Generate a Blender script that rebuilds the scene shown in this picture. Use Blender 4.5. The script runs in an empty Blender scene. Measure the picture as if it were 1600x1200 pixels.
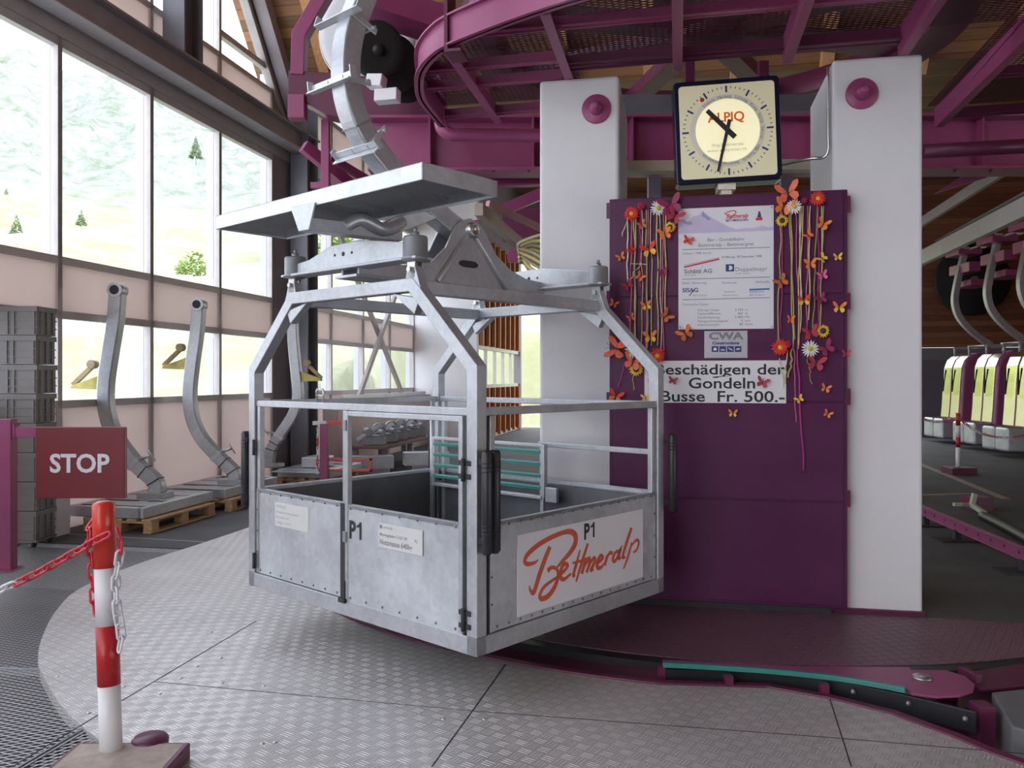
import bpy, bmesh, math, random
from mathutils import Vector, Matrix, noise
random.seed(7)
SC = bpy.context.scene
COL = SC.collection
V = Vector
PI = math.pi
Z = V((0, 0, 1))
# ---------------------------------------------------------------- camera maths
F, CX, CY, CZ = 1294.0, 800.0, 590.0, 1.6      # focal length in px of the 1600x1200 frame, horizon row, eye height


def at(px, py, Y):
    return V(((px - CX) / F * Y, Y, CZ + (CY - py) / F * Y))


def fl(px, py, z=0.0):
    return at(px, py, (z - CZ) * F / (CY - py))


def on(px, py, P, n):
    d = V(((px - CX) / F, 1, (CY - py) / F))
    o = V((0, 0, CZ))
    return o + d * ((V(P) - o).dot(n) / d.dot(n))


# building axes: W runs down the hall, R across it
W = V((0.197, 0.9804, 0)).normalized()
R = V((W.y, -W.x, 0))


def rc(r, c, z=0.0):
    return R * r + W * c + Z * z


def wt(t, z=0.0, off=0.0):          # point on the window wall, t along, off into the room
    return V((-4.77, 8.63, 0)) + W * t + R * off + Z * z


# ---------------------------------------------------------------- materials
def new_mat(name):
    m = bpy.data.materials.new(name)
    m.use_nodes = True
    nt = m.node_tree
    return m, nt, nt.nodes['Principled BSDF'], nt.nodes['Material Output']


def coords(nt, kind='Object'):
    tc = nt.nodes.new('ShaderNodeTexCoord')
    return tc.outputs[kind]


def mat(name, col, rough=0.5, metal=0.0, var=0.12, scale=6.0, bump=0.0, bscale=60.0, spec=0.5, emit=None, es=0.0, stretch=None, rvar=0.0):
    m, nt, b, out = new_mat(name)
    b.inputs['Roughness'].default_value = rough
    b.inputs['Metallic'].default_value = metal
    b.inputs['Specular IOR Level'].default_value = spec
    c = (*col, 1)
    co = coords(nt)
    if stretch:
        mp = nt.nodes.new('ShaderNodeMapping')
        mp.inputs['Scale'].default_value = stretch
        nt.links.new(co, mp.inputs['Vector'])
        co = mp.outputs['Vector']
    if var:
        n = nt.nodes.new('ShaderNodeTexNoise')
        n.inputs['Scale'].default_value = scale
        n.inputs['Detail'].default_value = 6
        n.inputs['Roughness'].default_value = 0.65
        nt.links.new(co, n.inputs['Vector'])
        r = nt.nodes.new('ShaderNodeValToRGB')
        r.color_ramp.elements[0].position = 0.3
        r.color_ramp.elements[1].position = 0.7
        r.color_ramp.elements[0].color = (*[x * (1 - var) for x in col], 1)
        r.color_ramp.elements[1].color = (*[min(1, x * (1 + var)) for x in col], 1)
        nt.links.new(n.outputs['Fac'], r.inputs['Fac'])
        nt.links.new(r.outputs['Color'], b.inputs['Base Color'])
        if rvar:
            mr = nt.nodes.new('ShaderNodeMapRange')
            mr.inputs['From Min'].default_value = 0.3
            mr.inputs['From Max'].default_value = 0.7
            mr.inputs['To Min'].default_value = rough - rvar
            mr.inputs['To Max'].default_value = rough + rvar
            nt.links.new(n.outputs['Fac'], mr.inputs['Value'])
            nt.links.new(mr.outputs['Result'], b.inputs['Roughness'])
    else:
        b.inputs['Base Color'].default_value = c
    if bump:
        n2 = nt.nodes.new('ShaderNodeTexNoise')
        n2.inputs['Scale'].default_value = bscale
        n2.inputs['Detail'].default_value = 4
        nt.links.new(co, n2.inputs['Vector'])
        bp = nt.nodes.new('ShaderNodeBump')
        bp.inputs['Strength'].default_value = bump
        bp.inputs['Distance'].default_value = 0.01
        nt.links.new(n2.outputs['Fac'], bp.inputs['Height'])
        nt.links.new(bp.outputs['Normal'], b.inputs['Normal'])
    if emit:
        b.inputs['Emission Color'].default_value = (*emit, 1)
        b.inputs['Emission Strength'].default_value = es
    return m


def math_node(nt, op, a, b=None, c=None):
    n = nt.nodes.new('ShaderNodeMath')
    n.operation = op
    for i, v in enumerate((a, b, c)):
        if v is None:
            continue
        if isinstance(v, (int, float)):
            n.inputs[i].default_value = v
        else:
            nt.links.new(v, n.inputs[i])
    return n.outputs[0]


def galv(name, base=(0.50, 0.52, 0.55), metal=0.55, rough=0.42, scale=14.0):
    """hot-dip galvanised steel: spangle cells and cloudy staining"""
    m, nt, b, out = new_mat(name)
    co = coords(nt)
    vo = nt.nodes.new('ShaderNodeTexVoronoi')
    vo.inputs['Scale'].default_value = scale * 3
    nt.links.new(co, vo.inputs['Vector'])
    no = nt.nodes.new('ShaderNodeTexNoise')
    no.inputs['Scale'].default_value = 2.6
    no.inputs['Detail'].default_value = 8
    no.inputs['Roughness'].default_value = 0.7
    nt.links.new(co, no.inputs['Vector'])
    sx = nt.nodes.new('ShaderNodeSeparateColor')
    nt.links.new(vo.outputs['Color'], sx.inputs['Color'])
    f = math_node(nt, 'MULTIPLY_ADD', sx.outputs[0], 0.13, math_node(nt, 'MULTIPLY', no.outputs['Fac'], 1.0))
    r = nt.nodes.new('ShaderNodeValToRGB')
    r.color_ramp.elements[0].position = 0.35
    r.color_ramp.elements[1].position = 0.85
    r.color_ramp.elements[0].color = (*[x * 0.74 for x in base], 1)
    r.color_ramp.elements[1].color = (*[min(1, x * 1.15) for x in base], 1)
    nt.links.new(f, r.inputs['Fac'])
    nt.links.new(r.outputs['Color'], b.inputs['Base Color'])
    b.inputs['Metallic'].default_value = metal
    rr = math_node(nt, 'MULTIPLY_ADD', no.outputs['Fac'], 0.3, rough - 0.15)
    nt.links.new(rr, b.inputs['Roughness'])
    return m


def mesh_grate(name, col, px, py, wire, metal=0.3, rough=0.5, diamond=True):
    """expanded metal: diamond strands with open holes (local XY)"""
    m, nt, b, out = new_mat(name)
    b.inputs['Base Color'].default_value = (*col, 1)
    b.inputs['Metallic'].default_value = metal
    b.inputs['Roughness'].default_value = rough
    sp = nt.nodes.new('ShaderNodeSeparateXYZ')
    nt.links.new(coords(nt), sp.inputs[0])
    u = math_node(nt, 'MULTIPLY', sp.outputs[0], 1 / px)
    v = math_node(nt, 'MULTIPLY', sp.outputs[1], 1 / py)
    s = math_node(nt, 'ADD', u, v)
    d = math_node(nt, 'SUBTRACT', u, v)
    def tri(x):   # distance to the nearest strand centre line, 0..0.5
        return math_node(nt, 'ABSOLUTE', math_node(nt, 'SUBTRACT', math_node(nt, 'FRACT', x), 0.5))
    mx = math_node(nt, 'MAXIMUM', tri(s), tri(d))
    solid = math_node(nt, 'GREATER_THAN', mx, 0.5 - wire)
    tr = nt.nodes.new('ShaderNodeBsdfTransparent')
    mix = nt.nodes.new('ShaderNodeMixShader')
    nt.links.new(solid, mix.inputs[0])
    nt.links.new(tr.outputs[0], mix.inputs[1])
    nt.links.new(b.outputs[0], mix.inputs[2])
    nt.links.new(mix.outputs[0], out.inputs['Surface'])
    return m


def tread_plate(name, col, p=0.055, metal=0.55, rough=0.38, depth=0.5, tint=1.25):
    """aluminium tread plate: squares of parallel bars set alternately at right angles"""
    m, nt, b, out = new_mat(name)
    mp = nt.nodes.new('ShaderNodeMapping')
    mp.inputs['Rotation'].default_value = (0, 0, 0.62)
    nt.links.new(coords(nt), mp.inputs['Vector'])
    sp = nt.nodes.new('ShaderNodeSeparateXYZ')
    nt.links.new(mp.outputs[0], sp.inputs[0])
    u = math_node(nt, 'MULTIPLY', sp.outputs[0], 1 / p)
    v = math_node(nt, 'MULTIPLY', sp.outputs[1], 1 / p)
    par = math_node(nt, 'MODULO', math_node(nt, 'ABSOLUTE', math_node(nt, 'ADD', math_node(nt, 'FLOOR', u), math_node(nt, 'FLOOR', v))), 2)
    fu = math_node(nt, 'SUBTRACT', math_node(nt, 'FRACT', u), 0.5)
    fv = math_node(nt, 'SUBTRACT', math_node(nt, 'FRACT', v), 0.5)
    def lerp(a, bb):
        return math_node(nt, 'ADD', math_node(nt, 'MULTIPLY', a, math_node(nt, 'SUBTRACT', 1.0, par)), math_node(nt, 'MULTIPLY', bb, par))
    along = lerp(fu, fv)
    across = lerp(fv, fu)
    stripe = math_node(nt, 'COSINE', math_node(nt, 'MULTIPLY', across, 2 * PI * 4))
    env = math_node(nt, 'LESS_THAN', math_node(nt, 'ABSOLUTE', along), 0.42)
    env2 = math_node(nt, 'LESS_THAN', math_node(nt, 'ABSOLUTE', across), 0.38)
    h = math_node(nt, 'MULTIPLY', math_node(nt, 'MULTIPLY', math_node(nt, 'MAXIMUM', stripe, 0.0), env), env2)
    no = nt.nodes.new('ShaderNodeTexNoise')
    no.inputs['Scale'].default_value = 1.7
    no.inputs['Detail'].default_value = 9
    no.inputs['Roughness'].default_value = 0.7
    nt.links.new(coords(nt), no.inputs['Vector'])
    r = nt.nodes.new('ShaderNodeValToRGB')
    r.color_ramp.elements[0].position = 0.3
    r.color_ramp.elements[1].position = 0.7
    r.color_ramp.elements[0].color = (*[x * 0.82 for x in col], 1)
    r.color_ramp.elements[1].color = (*[min(1, x * 1.1) for x in col], 1)
    nt.links.new(no.outputs['Fac'], r.inputs['Fac'])
    mc = nt.nodes.new('ShaderNodeMix')
    mc.data_type = 'RGBA'
    nt.links.new(math_node(nt, 'MULTIPLY', h, 0.8), mc.inputs[0])
    nt.links.new(r.outputs['Color'], mc.inputs[6])
    mc.inputs[7].default_value = (*[min(1, x * tint) for x in col], 1)  # lighter bar tops put their glint into the colour
    nt.links.new(mc.outputs[2], b.inputs['Base Color'])
    b.inputs['Metallic'].default_value = metal
    # worn bar tops are smoother; the plate between lies rougher, and neighbouring squares differ with the rolling direction
    nt.links.new(math_node(nt, 'ADD', rough, math_node(nt, 'MULTIPLY', par, 0.13)), b.inputs['Roughness'])
    bp = nt.nodes.new('ShaderNodeBump')
    bp.inputs['Strength'].default_value = depth
    bp.inputs['Distance'].default_value = 0.004
    nt.links.new(h, bp.inputs['Height'])
    nt.links.new(bp.outputs[0], b.inputs['Normal'])
    return m


def planks(name, col, width=0.14, rough=0.6, axis=0, dark=0.35):
    """boards laid side by side with grain along them; axis = the local axis across the boards"""
    m, nt, b, out = new_mat(name)
    sp = nt.nodes.new('ShaderNodeSeparateXYZ')
    co = coords(nt)
    nt.links.new(co, sp.inputs[0])
    u = math_node(nt, 'MULTIPLY', sp.outputs[axis], 1 / width)
    wn = nt.nodes.new('ShaderNodeTexWhiteNoise')
    wn.noise_dimensions = '1D'
    nt.links.new(math_node(nt, 'FLOOR', u), wn.inputs['W'])
    mp = nt.nodes.new('ShaderNodeMapping')
    sc = [3, 3, 3]
    sc[axis] = 40
    mp.inputs['Scale'].default_value = sc
    nt.links.new(co, mp.inputs['Vector'])
    no = nt.nodes.new('ShaderNodeTexNoise')
    no.inputs['Scale'].default_value = 1.0
    no.inputs['Detail'].default_value = 5
    nt.links.new(mp.outputs[0], no.inputs['Vector'])
    groove = math_node(nt, 'LESS_THAN', math_node(nt, 'ABSOLUTE', math_node(nt, 'SUBTRACT', math_node(nt, 'FRACT', u), 0.5)), 0.46)
    f = math_node(nt, 'MULTIPLY_ADD', wn.outputs[0], 0.45, math_node(nt, 'MULTIPLY', no.outputs['Fac'], 0.6))
    f = math_node(nt, 'MULTIPLY', f, math_node(nt, 'MULTIPLY_ADD', groove, 0.7, 0.3))
    r = nt.nodes.new('ShaderNodeValToRGB')
    r.color_ramp.elements[0].position = 0.1
    r.color_ramp.elements[1].position = 0.85
    r.color_ramp.elements[0].color = (*[x * dark for x in col], 1)
    r.color_ramp.elements[1].color = (*[min(1, x * 1.25) for x in col], 1)
    nt.links.new(f, r.inputs['Fac'])
    nt.links.new(r.outputs['Color'], b.inputs['Base Color'])
    b.inputs['Roughness'].default_value = rough
    return m


def glass_mat(name, tint=(0.96, 0.98, 1.0), refl=0.05):
    m, nt, b, out = new_mat(name)
    nt.nodes.remove(b)
    tr = nt.nodes.new('ShaderNodeBsdfTransparent')
    tr.inputs[0].default_value = (*tint, 1)
    gl = nt.nodes.new('ShaderNodeBsdfGlossy')
    gl.inputs['Roughness'].default_value = 0.02
    lw = nt.nodes.new('ShaderNodeLayerWeight')
    lw.inputs['Blend'].default_value = 0.5
    fr = math_node(nt, 'MULTIPLY_ADD', math_node(nt, 'POWER', lw.outputs['Facing'], 4.0), 0.5, 0.025)
    mix = nt.nodes.new('ShaderNodeMixShader')
    nt.links.new(fr, mix.inputs[0])
    nt.links.new(tr.outputs[0], mix.inputs[1])
    nt.links.new(gl.outputs[0], mix.inputs[2])
    nt.links.new(mix.outputs[0], out.inputs['Surface'])
    return m


M = {}
M['galv'] = galv('galvanised_steel')
M['galv_light'] = galv('galvanised_sheet', (0.60, 0.63, 0.67), 0.5, 0.40, 9)
M['galv_dark'] = galv('weathered_zinc', (0.33, 0.34, 0.36), 0.5, 0.5, 10)
M['zinc_bolt'] = mat('bright_zinc', (0.62, 0.63, 0.62), 0.3, 0.9, 0.1, 20)
M['dark_seam'] = mat('seam_and_shade_black', (0.03, 0.03, 0.035), 0.7, 0, 0.2, 20)
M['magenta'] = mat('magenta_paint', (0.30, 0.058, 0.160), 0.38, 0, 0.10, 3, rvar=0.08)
M['magenta_dark'] = mat('plum_and_shaded_magenta', (0.125, 0.020, 0.062), 0.42, 0, 0.14, 3)
M['violet'] = mat('violet_enamel', (0.090, 0.019, 0.072), 0.42, 0, 0.10, 2.2, spec=0.3, rvar=0.07)
M['plum_floor'] = tread_plate('plum_tread_plate', (0.17, 0.085, 0.12), 0.05, 0.0, 0.42, 0.4, 1.5)
M['tread'] = tread_plate('aluminium_tread_plate', (0.55, 0.525, 0.52), 0.060, 0.45, 0.36, 0.8, 1.55)
M['white_wall'] = mat('white_plaster', (0.86, 0.86, 0.89), 0.8, 0, 0.03, 2.5, 0.1, 120)
M['pillar'] = mat('painted_concrete', (0.72, 0.72, 0.745), 0.75, 0, 0.035, 1.6, 0.12, 50)
M['asphalt'] = mat('dark_screed', (0.085, 0.085, 0.085), 0.75, 0, 0.3, 1.4, 0.2, 120)
M['pink_panel'] = mat('pale_rose_panel', (0.78, 0.70, 0.69), 0.5, 0, 0.04, 2)
# the rose panels are thin translucent sheets: a little daylight comes through them
_m = M['pink_panel']; _nt = _m.node_tree
_tl = _nt.nodes.new('ShaderNodeBsdfTranslucent'); _tl.inputs[0].default_value = (0.80, 0.72, 0.69, 1)
_mx = _nt.nodes.new('ShaderNodeMixShader'); _mx.inputs[0].default_value = 0.42
_nt.links.new(_nt.nodes['Principled BSDF'].outputs[0], _mx.inputs[1]); _nt.links.new(_tl.outputs[0], _mx.inputs[2])
_nt.links.new(_mx.outputs[0], _nt.nodes['Material Output'].inputs['Surface'])
M['mullion'] = mat('grey_brown_frame', (0.56, 0.52, 0.51), 0.45, 0, 0.08, 6)
M['fin'] = mat('white_powder_coat', (0.62, 0.63, 0.67), 0.5, 0, 0.03, 5)
M['steel_grey'] = mat('slate_grey_paint', (0.17, 0.175, 0.21), 0.45, 0, 0.1, 3)
M['steel_brown'] = mat('umber_grey_paint', (0.33, 0.30, 0.335), 0.5, 0, 0.12, 3)
M['wood_ceiling'] = planks('larch_boarding', (0.27, 0.135, 0.06), 0.16, 0.55, 1)
M['wood_rafter'] = mat('larch_beam', (0.60, 0.32, 0.14), 0.55, 0, 0.22, 3, stretch=(8, 1, 8))
M['wood_wall'] = planks('brown_boarding', (0.30, 0.12, 0.06), 0.16, 0.5, 2)
M['wood_slat'] = mat('red_brown_slat', (0.16, 0.042, 0.022), 0.5, 0, 0.2, 5, stretch=(6, 6, 1))
M['pallet'] = mat('raw_spruce', (0.55, 0.36, 0.19), 0.7, 0, 0.25, 4, stretch=(2, 10, 10))
M['white_sign'] = mat('white_enamel', (0.74, 0.74, 0.78), 0.45, 0, 0.03, 3)
M['cream'] = mat('cream_paint', (0.72, 0.68, 0.56), 0.5, 0, 0.06, 5)
M['black'] = mat('black_print', (0.02, 0.02, 0.028), 0.6, 0, 0)
M['rivet'] = mat('dull_rivet', (0.20, 0.20, 0.21), 0.5, 0.5, 0.1, 20)
M['batten'] = mat('sunlit_edge_orange', (0.62, 0.24, 0.08), 0.5, 0, 0.15, 4)  # orange stands in for sunlight caught on the slat edges
M['rubber'] = mat('black_rubber', (0.018, 0.018, 0.022), 0.42, 0, 0.2, 12)
M['tyre'] = mat('tyre_rubber', (0.016, 0.016, 0.016), 0.75, 0, 0.2, 12)
M['grey_text'] = mat('grey_print', (0.22, 0.22, 0.24), 0.6, 0, 0)
M['light_text'] = mat('faded_print', (0.42, 0.42, 0.42), 0.6, 0, 0)
M['lilac'] = mat('lilac_print', (0.56, 0.50, 0.70), 0.5, 0, 0.06, 12)
M['lilac_dark'] = mat('dark_lilac_print', (0.36, 0.30, 0.52), 0.5, 0, 0.06, 12)
M['blue'] = mat('blue_print', (0.04, 0.20, 0.52), 0.5, 0, 0)
M['navy'] = mat('navy_print', (0.035, 0.05, 0.20), 0.5, 0, 0)
M['red_print'] = mat('red_print', (0.62, 0.035, 0.04), 0.5, 0, 0)
M['logo_red'] = mat('orange_red_print', (0.62, 0.11, 0.045), 0.5, 0, 0.12, 14)
M['stop_red'] = mat('dark_red_enamel', (0.17, 0.008, 0.016), 0.4, 0, 0.05, 3)
M['red'] = mat('signal_red_paint', (0.62, 0.045, 0.025), 0.3, 0, 0.06, 6)
M['red_deep'] = mat('deep_red_film', (0.48, 0.02, 0.025), 0.35, 0, 0.06, 6)
M['white_post'] = mat('white_post_paint', (0.78, 0.78, 0.80), 0.35, 0, 0.03, 6)
M['chain_red'] = mat('red_plastic_link', (0.62, 0.035, 0.06), 0.35, 0, 0.1, 20)
M['chain_white'] = mat('white_plastic_link', (0.75, 0.75, 0.80), 0.35, 0, 0.05, 20)
M['teal'] = mat('teal_enamel', (0.035, 0.22, 0.19), 0.35, 0, 0.1, 5)
M['crate'] = mat('grey_plastic', (0.21, 0.20, 0.20), 0.55, 0, 0.08, 4)
M['glass'] = glass_mat('window_glass')
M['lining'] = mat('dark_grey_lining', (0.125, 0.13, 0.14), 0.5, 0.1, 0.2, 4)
M['grate'] = mesh_grate('expanded_metal', (0.42, 0.42, 0.43), 0.075, 0.034, 0.11, 0.5, 0.4)
M['grate_deck'] = mesh_grate('plum_expanded_metal', (0.10, 0.035, 0.06), 0.085, 0.034, 0.25, 0.2, 0.5)
M['grate_zinc'] = mesh_grate('zinc_expanded_metal', (0.30, 0.31, 0.33), 0.03, 0.018, 0.22, 0.5, 0.5)


# ---------------------------------------------------------------- mesh builder
class MB:
    def __init__(s):
        s.v, s.f, s.sm, s.mi = [], [], [], []
        s.cur = 0

    def add(s, vs, fs, smooth=False):
        n = len(s.v)
        s.v += [V(x) for x in vs]
        for f in fs:
            s.f.append([i + n for i in f])
            s.sm.append(smooth)
            s.mi.append(s.cur)
        return s

    def box(s, c, size, X=None, Y=None, Zv=None):
        X = V(X) if X is not None else V((1, 0, 0))
        Y = V(Y) if Y is not None else V((0, 1, 0))
        Zv = V(Zv) if Zv is not None else X.cross(Y)
        c = V(c)
        hx, hy, hz = X * size[0] / 2, Y * size[1] / 2, Zv * size[2] / 2
        vs = [c + hx * i + hy * j + hz * k for k in (-1, 1) for j in (-1, 1) for i in (-1, 1)]
        fs = [(0, 2, 3, 1), (4, 5, 7, 6), (0, 1, 5, 4), (2, 6, 7, 3), (0, 4, 6, 2), (1, 3, 7, 5)]
        if X.cross(Y).dot(Zv) < 0:
            fs = [f[::-1] for f in fs]
        return s.add(vs, fs)

    def bx(s, x0, x1, y0, y1, z0, z1):
        return s.box(((x0 + x1) / 2, (y0 + y1) / 2, (z0 + z1) / 2), (abs(x1 - x0), abs(y1 - y0), abs(z1 - z0)))

    def bar(s, p0, p1, w, h, up=Z):
        p0, p1 = V(p0), V(p1)
        d = (p1 - p0)
        L = d.length
        d = d / L
        up = V(up)
        side = d.cross(up)
        if side.length < 1e-4:
            side = d.cross(V((1, 0, 0)))
            if side.length < 1e-4:
                side = d.cross(V((0, 1, 0)))
        side.normalize()
        u = side.cross(d)
        return s.box((p0 + p1) / 2, (L, w, h), d, side * -1, u)

    def ibeam(s, p0, p1, w, h, tf=0.02, tw=0.015, up=Z):
        p0, p1 = V(p0), V(p1)
        up = V(up)
        s.bar(p0 + up * (h / 2 - tf / 2), p1 + up * (h / 2 - tf / 2), w, tf, up)
        s.bar(p0 - up * (h / 2 - tf / 2), p1 - up * (h / 2 - tf / 2), w, tf, up)
        s.bar(p0, p1, tw, h - 2 * tf, up)
        return s

    def channel(s, p0, p1, w, h, t=0.012, side=1, up=Z):
        """C-section: web plus two flanges pointing to one side"""
        p0, p1 = V(p0), V(p1)
        up = V(up)
        d = (p1 - p0).normalized()
        sd = d.cross(up).normalized() * side
        s.bar(p0, p1, t, h, up)
        o = sd * (w / 2)
        s.bar(p0 + o + up * (h / 2 - t / 2), p1 + o + up * (h / 2 - t / 2), w, t, up)
        s.bar(p0 + o - up * (h / 2 - t / 2), p1 + o - up * (h / 2 - t / 2), w, t, up)
        return s

    def tube(s, pts, r, n=10, closed=False, caps=True):
        pts = [V(p) for p in pts]
        rr = r if isinstance(r, (list, tuple)) else [r] * len(pts)
        N = len(pts)
        rings = []
        prev = None
        for i, p in enumerate(pts):
            if closed:
                d = pts[(i + 1) % N] - pts[i - 1]
            else:
                d = pts[min(i + 1, N - 1)] - pts[max(i - 1, 0)]
            d.normalize()
            if prev is None:
                a = d.cross(Z)
                if a.length < 1e-3:
                    a = d.cross(V((1, 0, 0)))
                a.normalize()
            else:
                a = prev - d * prev.dot(d)
                a.normalize()
            prev = a
            b = d.cross(a)
            rings.append([p + (a * math.cos(2 * PI * k / n) + b * math.sin(2 * PI * k / n)) * rr[i] for k in range(n)])
        base = len(s.v)
        vs = [q for ring in rings for q in ring]
        fs = []
        m = N if closed else N - 1
        for i in range(m):
            j = (i + 1) % N
            for k in range(n):
                l = (k + 1) % n
                fs.append((i * n + k, i * n + l, j * n + l, j * n + k))
        s.add(vs, fs, True)
        if caps and not closed:
            for i, fl_ in ((0, True), (N - 1, False)):
                ix = [base + i * n + k for k in range(n)]
                s.f.append(ix[::-1] if fl_ else ix)
                s.sm.append(False)
                s.mi.append(s.cur)
        return s

    def cyl(s, p0, p1, r, n=20, r1=None):
        p0, p1 = V(p0), V(p1)
        return s.tube([p0, p1], [r, r if r1 is None else r1], n)

    def lathe(s, o, axis, prof, n=24):
        """prof: [(radius, height along axis)]"""
        o, axis = V(o), V(axis).normalized()
        a = axis.cross(Z)
        if a.length < 1e-3:
            a = axis.cross(V((1, 0, 0)))
        a.normalize()
        b = axis.cross(a)
        vs, fs = [], []
        for (r, h) in prof:
            vs += [o + axis * h + (a * math.cos(2 * PI * k / n) + b * math.sin(2 * PI * k / n)) * max(r, 1e-5) for k in range(n)]
        for i in range(len(prof) - 1):
            for k in range(n):
                l = (k + 1) % n
                fs.append((i * n + k, i * n + l, (i + 1) * n + l, (i + 1) * n + k))
        base = len(s.v)
        s.add(vs, fs, True)
        for i, fl_ in ((0, True), (len(prof) - 1, False)):
            if prof[i][0] > 1e-4 and prof[0] != prof[-1]:
                ix = [base + i * n + k for k in range(n)]
                s.f.append(ix[::-1] if fl_ else ix)
                s.sm.append(False)
                s.mi.append(s.cur)
        return s

    def prism(s, poly, o, X, Y, t, centre=True):
        """polygon (x, y) in the frame o, X, Y, extruded by t along X x Y"""
        o, X, Y = V(o), V(X).normalized(), V(Y).normalized()
        n = X.cross(Y).normalized()
        area = sum(poly[i][0] * poly[(i + 1) % len(poly)][1] - poly[(i + 1) % len(poly)][0] * poly[i][1] for i in range(len(poly)))
        if area < 0:
            poly = poly[::-1]
        lo = -t / 2 if centre else 0
        k = len(poly)
        vs = [o + X * x + Y * y + n * lo for x, y in poly] + [o + X * x + Y * y + n * (lo + t) for x, y in poly]
        fs = [tuple(range(k))[::-1], tuple(range(k, 2 * k))]
        fs += [(i, (i + 1) % k, k + (i + 1) % k, k + i) for i in range(k)]
        return s.add(vs, fs)

    def sweep(s, pts, w, h, nrm, smooth=False, closed=False):
        """rectangular section along a planar path: w in the plane, h along nrm"""
        pts = [V(p) for p in pts]
        nrm = V(nrm).normalized()
        N = len(pts)
        ww = w if isinstance(w, (list, tuple)) else [w] * N
        hh = h if isinstance(h, (list, tuple)) else [h] * N
        vs = []
        for i, p in enumerate(pts):
            if closed:
                d0 = (p - pts[i - 1]).normalized()
                d1 = (pts[(i + 1) % N] - p).normalized()
            else:
                d0 = (p - pts[i - 1]).normalized() if i > 0 else (pts[1] - p).normalized()
                d1 = (pts[i + 1] - p).normalized() if i < N - 1 else d0
            d = (d0 + d1).normalized()
            k = 1 / max(0.35, d.dot(d1))
            a = nrm.cross(d).normalized() * (ww[i] / 2 * k)
            b = nrm * (hh[i] / 2)
            vs += [p - a - b, p + a - b, p + a + b, p - a + b]
        fs = []
        for i in range(N if closed else N - 1):
            j = (i + 1) % N
            for k in range(4):
                l = (k + 1) % 4
                fs.append((i * 4 + k, i * 4 + l, j * 4 + l, j * 4 + k))
        if not closed:
            fs += [(3, 2, 1, 0), tuple(4 * (N - 1) + k for k in range(4))]
        return s.add(vs, fs)

    def quad(s, *p):
        return s.add(p, [tuple(range(len(p)))])

    def ball(s, c, r, n=10, sc=(1, 1, 1)):
        c = V(c)
        prof = [(math.sin(PI * i / n), -math.cos(PI * i / n)) for i in range(n + 1)]
        k0 = len(s.v)
        s.lathe((0, 0, 0), Z, [(a * r, b * r) for a, b in prof], n * 2)
        for i in range(k0, len(s.v)):
            q = s.v[i]
            s.v[i] = c + V((q.x * sc[0], q.y * sc[1], q.z * sc[2]))
        return s

    def build(s, name, material, parent=None, bevel=0.0, seg=2, loc=None, rotz=0.0, smooth=None):
        me = bpy.data.meshes.new(name)
        me.from_pydata([tuple(v) for v in s.v], [], s.f)
        ms = material if isinstance(material, (list, tuple)) else [material]
        for m in ms:
            me.materials.append(m)
        for p, sm, mi in zip(me.polygons, s.sm, s.mi):
            p.use_smooth = sm if smooth is None else smooth
            p.material_index = mi
        bm = bmesh.new()
        bm.from_mesh(me)
        bmesh.ops.recalc_face_normals(bm, faces=bm.faces)
        bm.to_mesh(me)
        bm.free()
        o = bpy.data.objects.new(name, me)
        COL.objects.link(o)
        if parent is not None:
            o.parent = parent
        if loc is not None:
            o.location = loc
        o.rotation_euler = (0, 0, rotz)
        if bevel:
            bv = o.modifiers.new('edge', 'BEVEL')
            bv.width = bevel
            bv.segments = seg
            bv.limit_method = 'ANGLE'
            bv.angle_limit = math.radians(40)
        return o


def tag(o, label, cat, group=None):
    o['label'] = label
    o['category'] = cat
    if group:
        o['group'] = group
    return o


def thing(name, label, cat, loc=(0, 0, 0), rotz=0.0, group=None):
    o = bpy.data.objects.new(name, None)
    COL.objects.link(o)
    o.location = loc
    o.rotation_euler = (0, 0, rotz)
    o.empty_display_size = 0.1
    return tag(o, label, cat, group)


def struct(o, label=None, cat=None):
    o['kind'] = 'structure'
    if label:
        o['label'] = label
    if cat:
        o['category'] = cat
    return o


def matrix_frame(o, X, Y, Zv):
    m = Matrix.Identity(4)
    for i, a in enumerate((V(X), V(Y), V(Zv))):
        for j in range(3):
            m[j][i] = a[j]
    m.translation = V(o)
    return m


def text_mb(items, fontsize=1.0):
    """items: (string, x, y, size, align, weight[, sx]) -> MB in local XZ plane facing -Y"""
    mb = MB()
    for it in items:
        s_, x, y, size, al, wgt = it[:6]
        sx = it[6] if len(it) > 6 else 1.0
        cu = bpy.data.curves.new('lettering', 'FONT')
        cu.body = s_
        cu.size = size
        cu.align_x = al
        cu.offset = wgt
        cu.resolution_u = 3
        ob = bpy.data.objects.new('lettering', cu)
        COL.objects.link(ob)
        dg = bpy.context.evaluated_depsgraph_get()
        me = ob.evaluated_get(dg).to_mesh()
        mb.add([V((x + v.co.x * sx, 0, y + v.co.y)) for v in me.vertices], [tuple(p.vertices) for p in me.polygons])
        ob.evaluated_get(dg).to_mesh_clear()
        bpy.data.objects.remove(ob)
        bpy.data.curves.remove(cu)
    return mb


def placed(mb, mtx):
    mb.v = [mtx @ v for v in mb.v]
    return mb


def catmull(pts, n=8):
    pts = [V(p) for p in pts]
    out = []
    P = [pts[0] * 2 - pts[1]] + pts + [pts[-1] * 2 - pts[-2]]
    for i in range(1, len(P) - 2):
        for k in range(n):
            t = k / n
            a, b, c, d = P[i - 1], P[i], P[i + 1], P[i + 2]
            out.append(0.5 * ((2 * b) + (c - a) * t + (2 * a - 5 * b + 4 * c - d) * t * t + (3 * b - a - 3 * c + d) * t ** 3))
    out.append(pts[-1])
    return out


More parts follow.
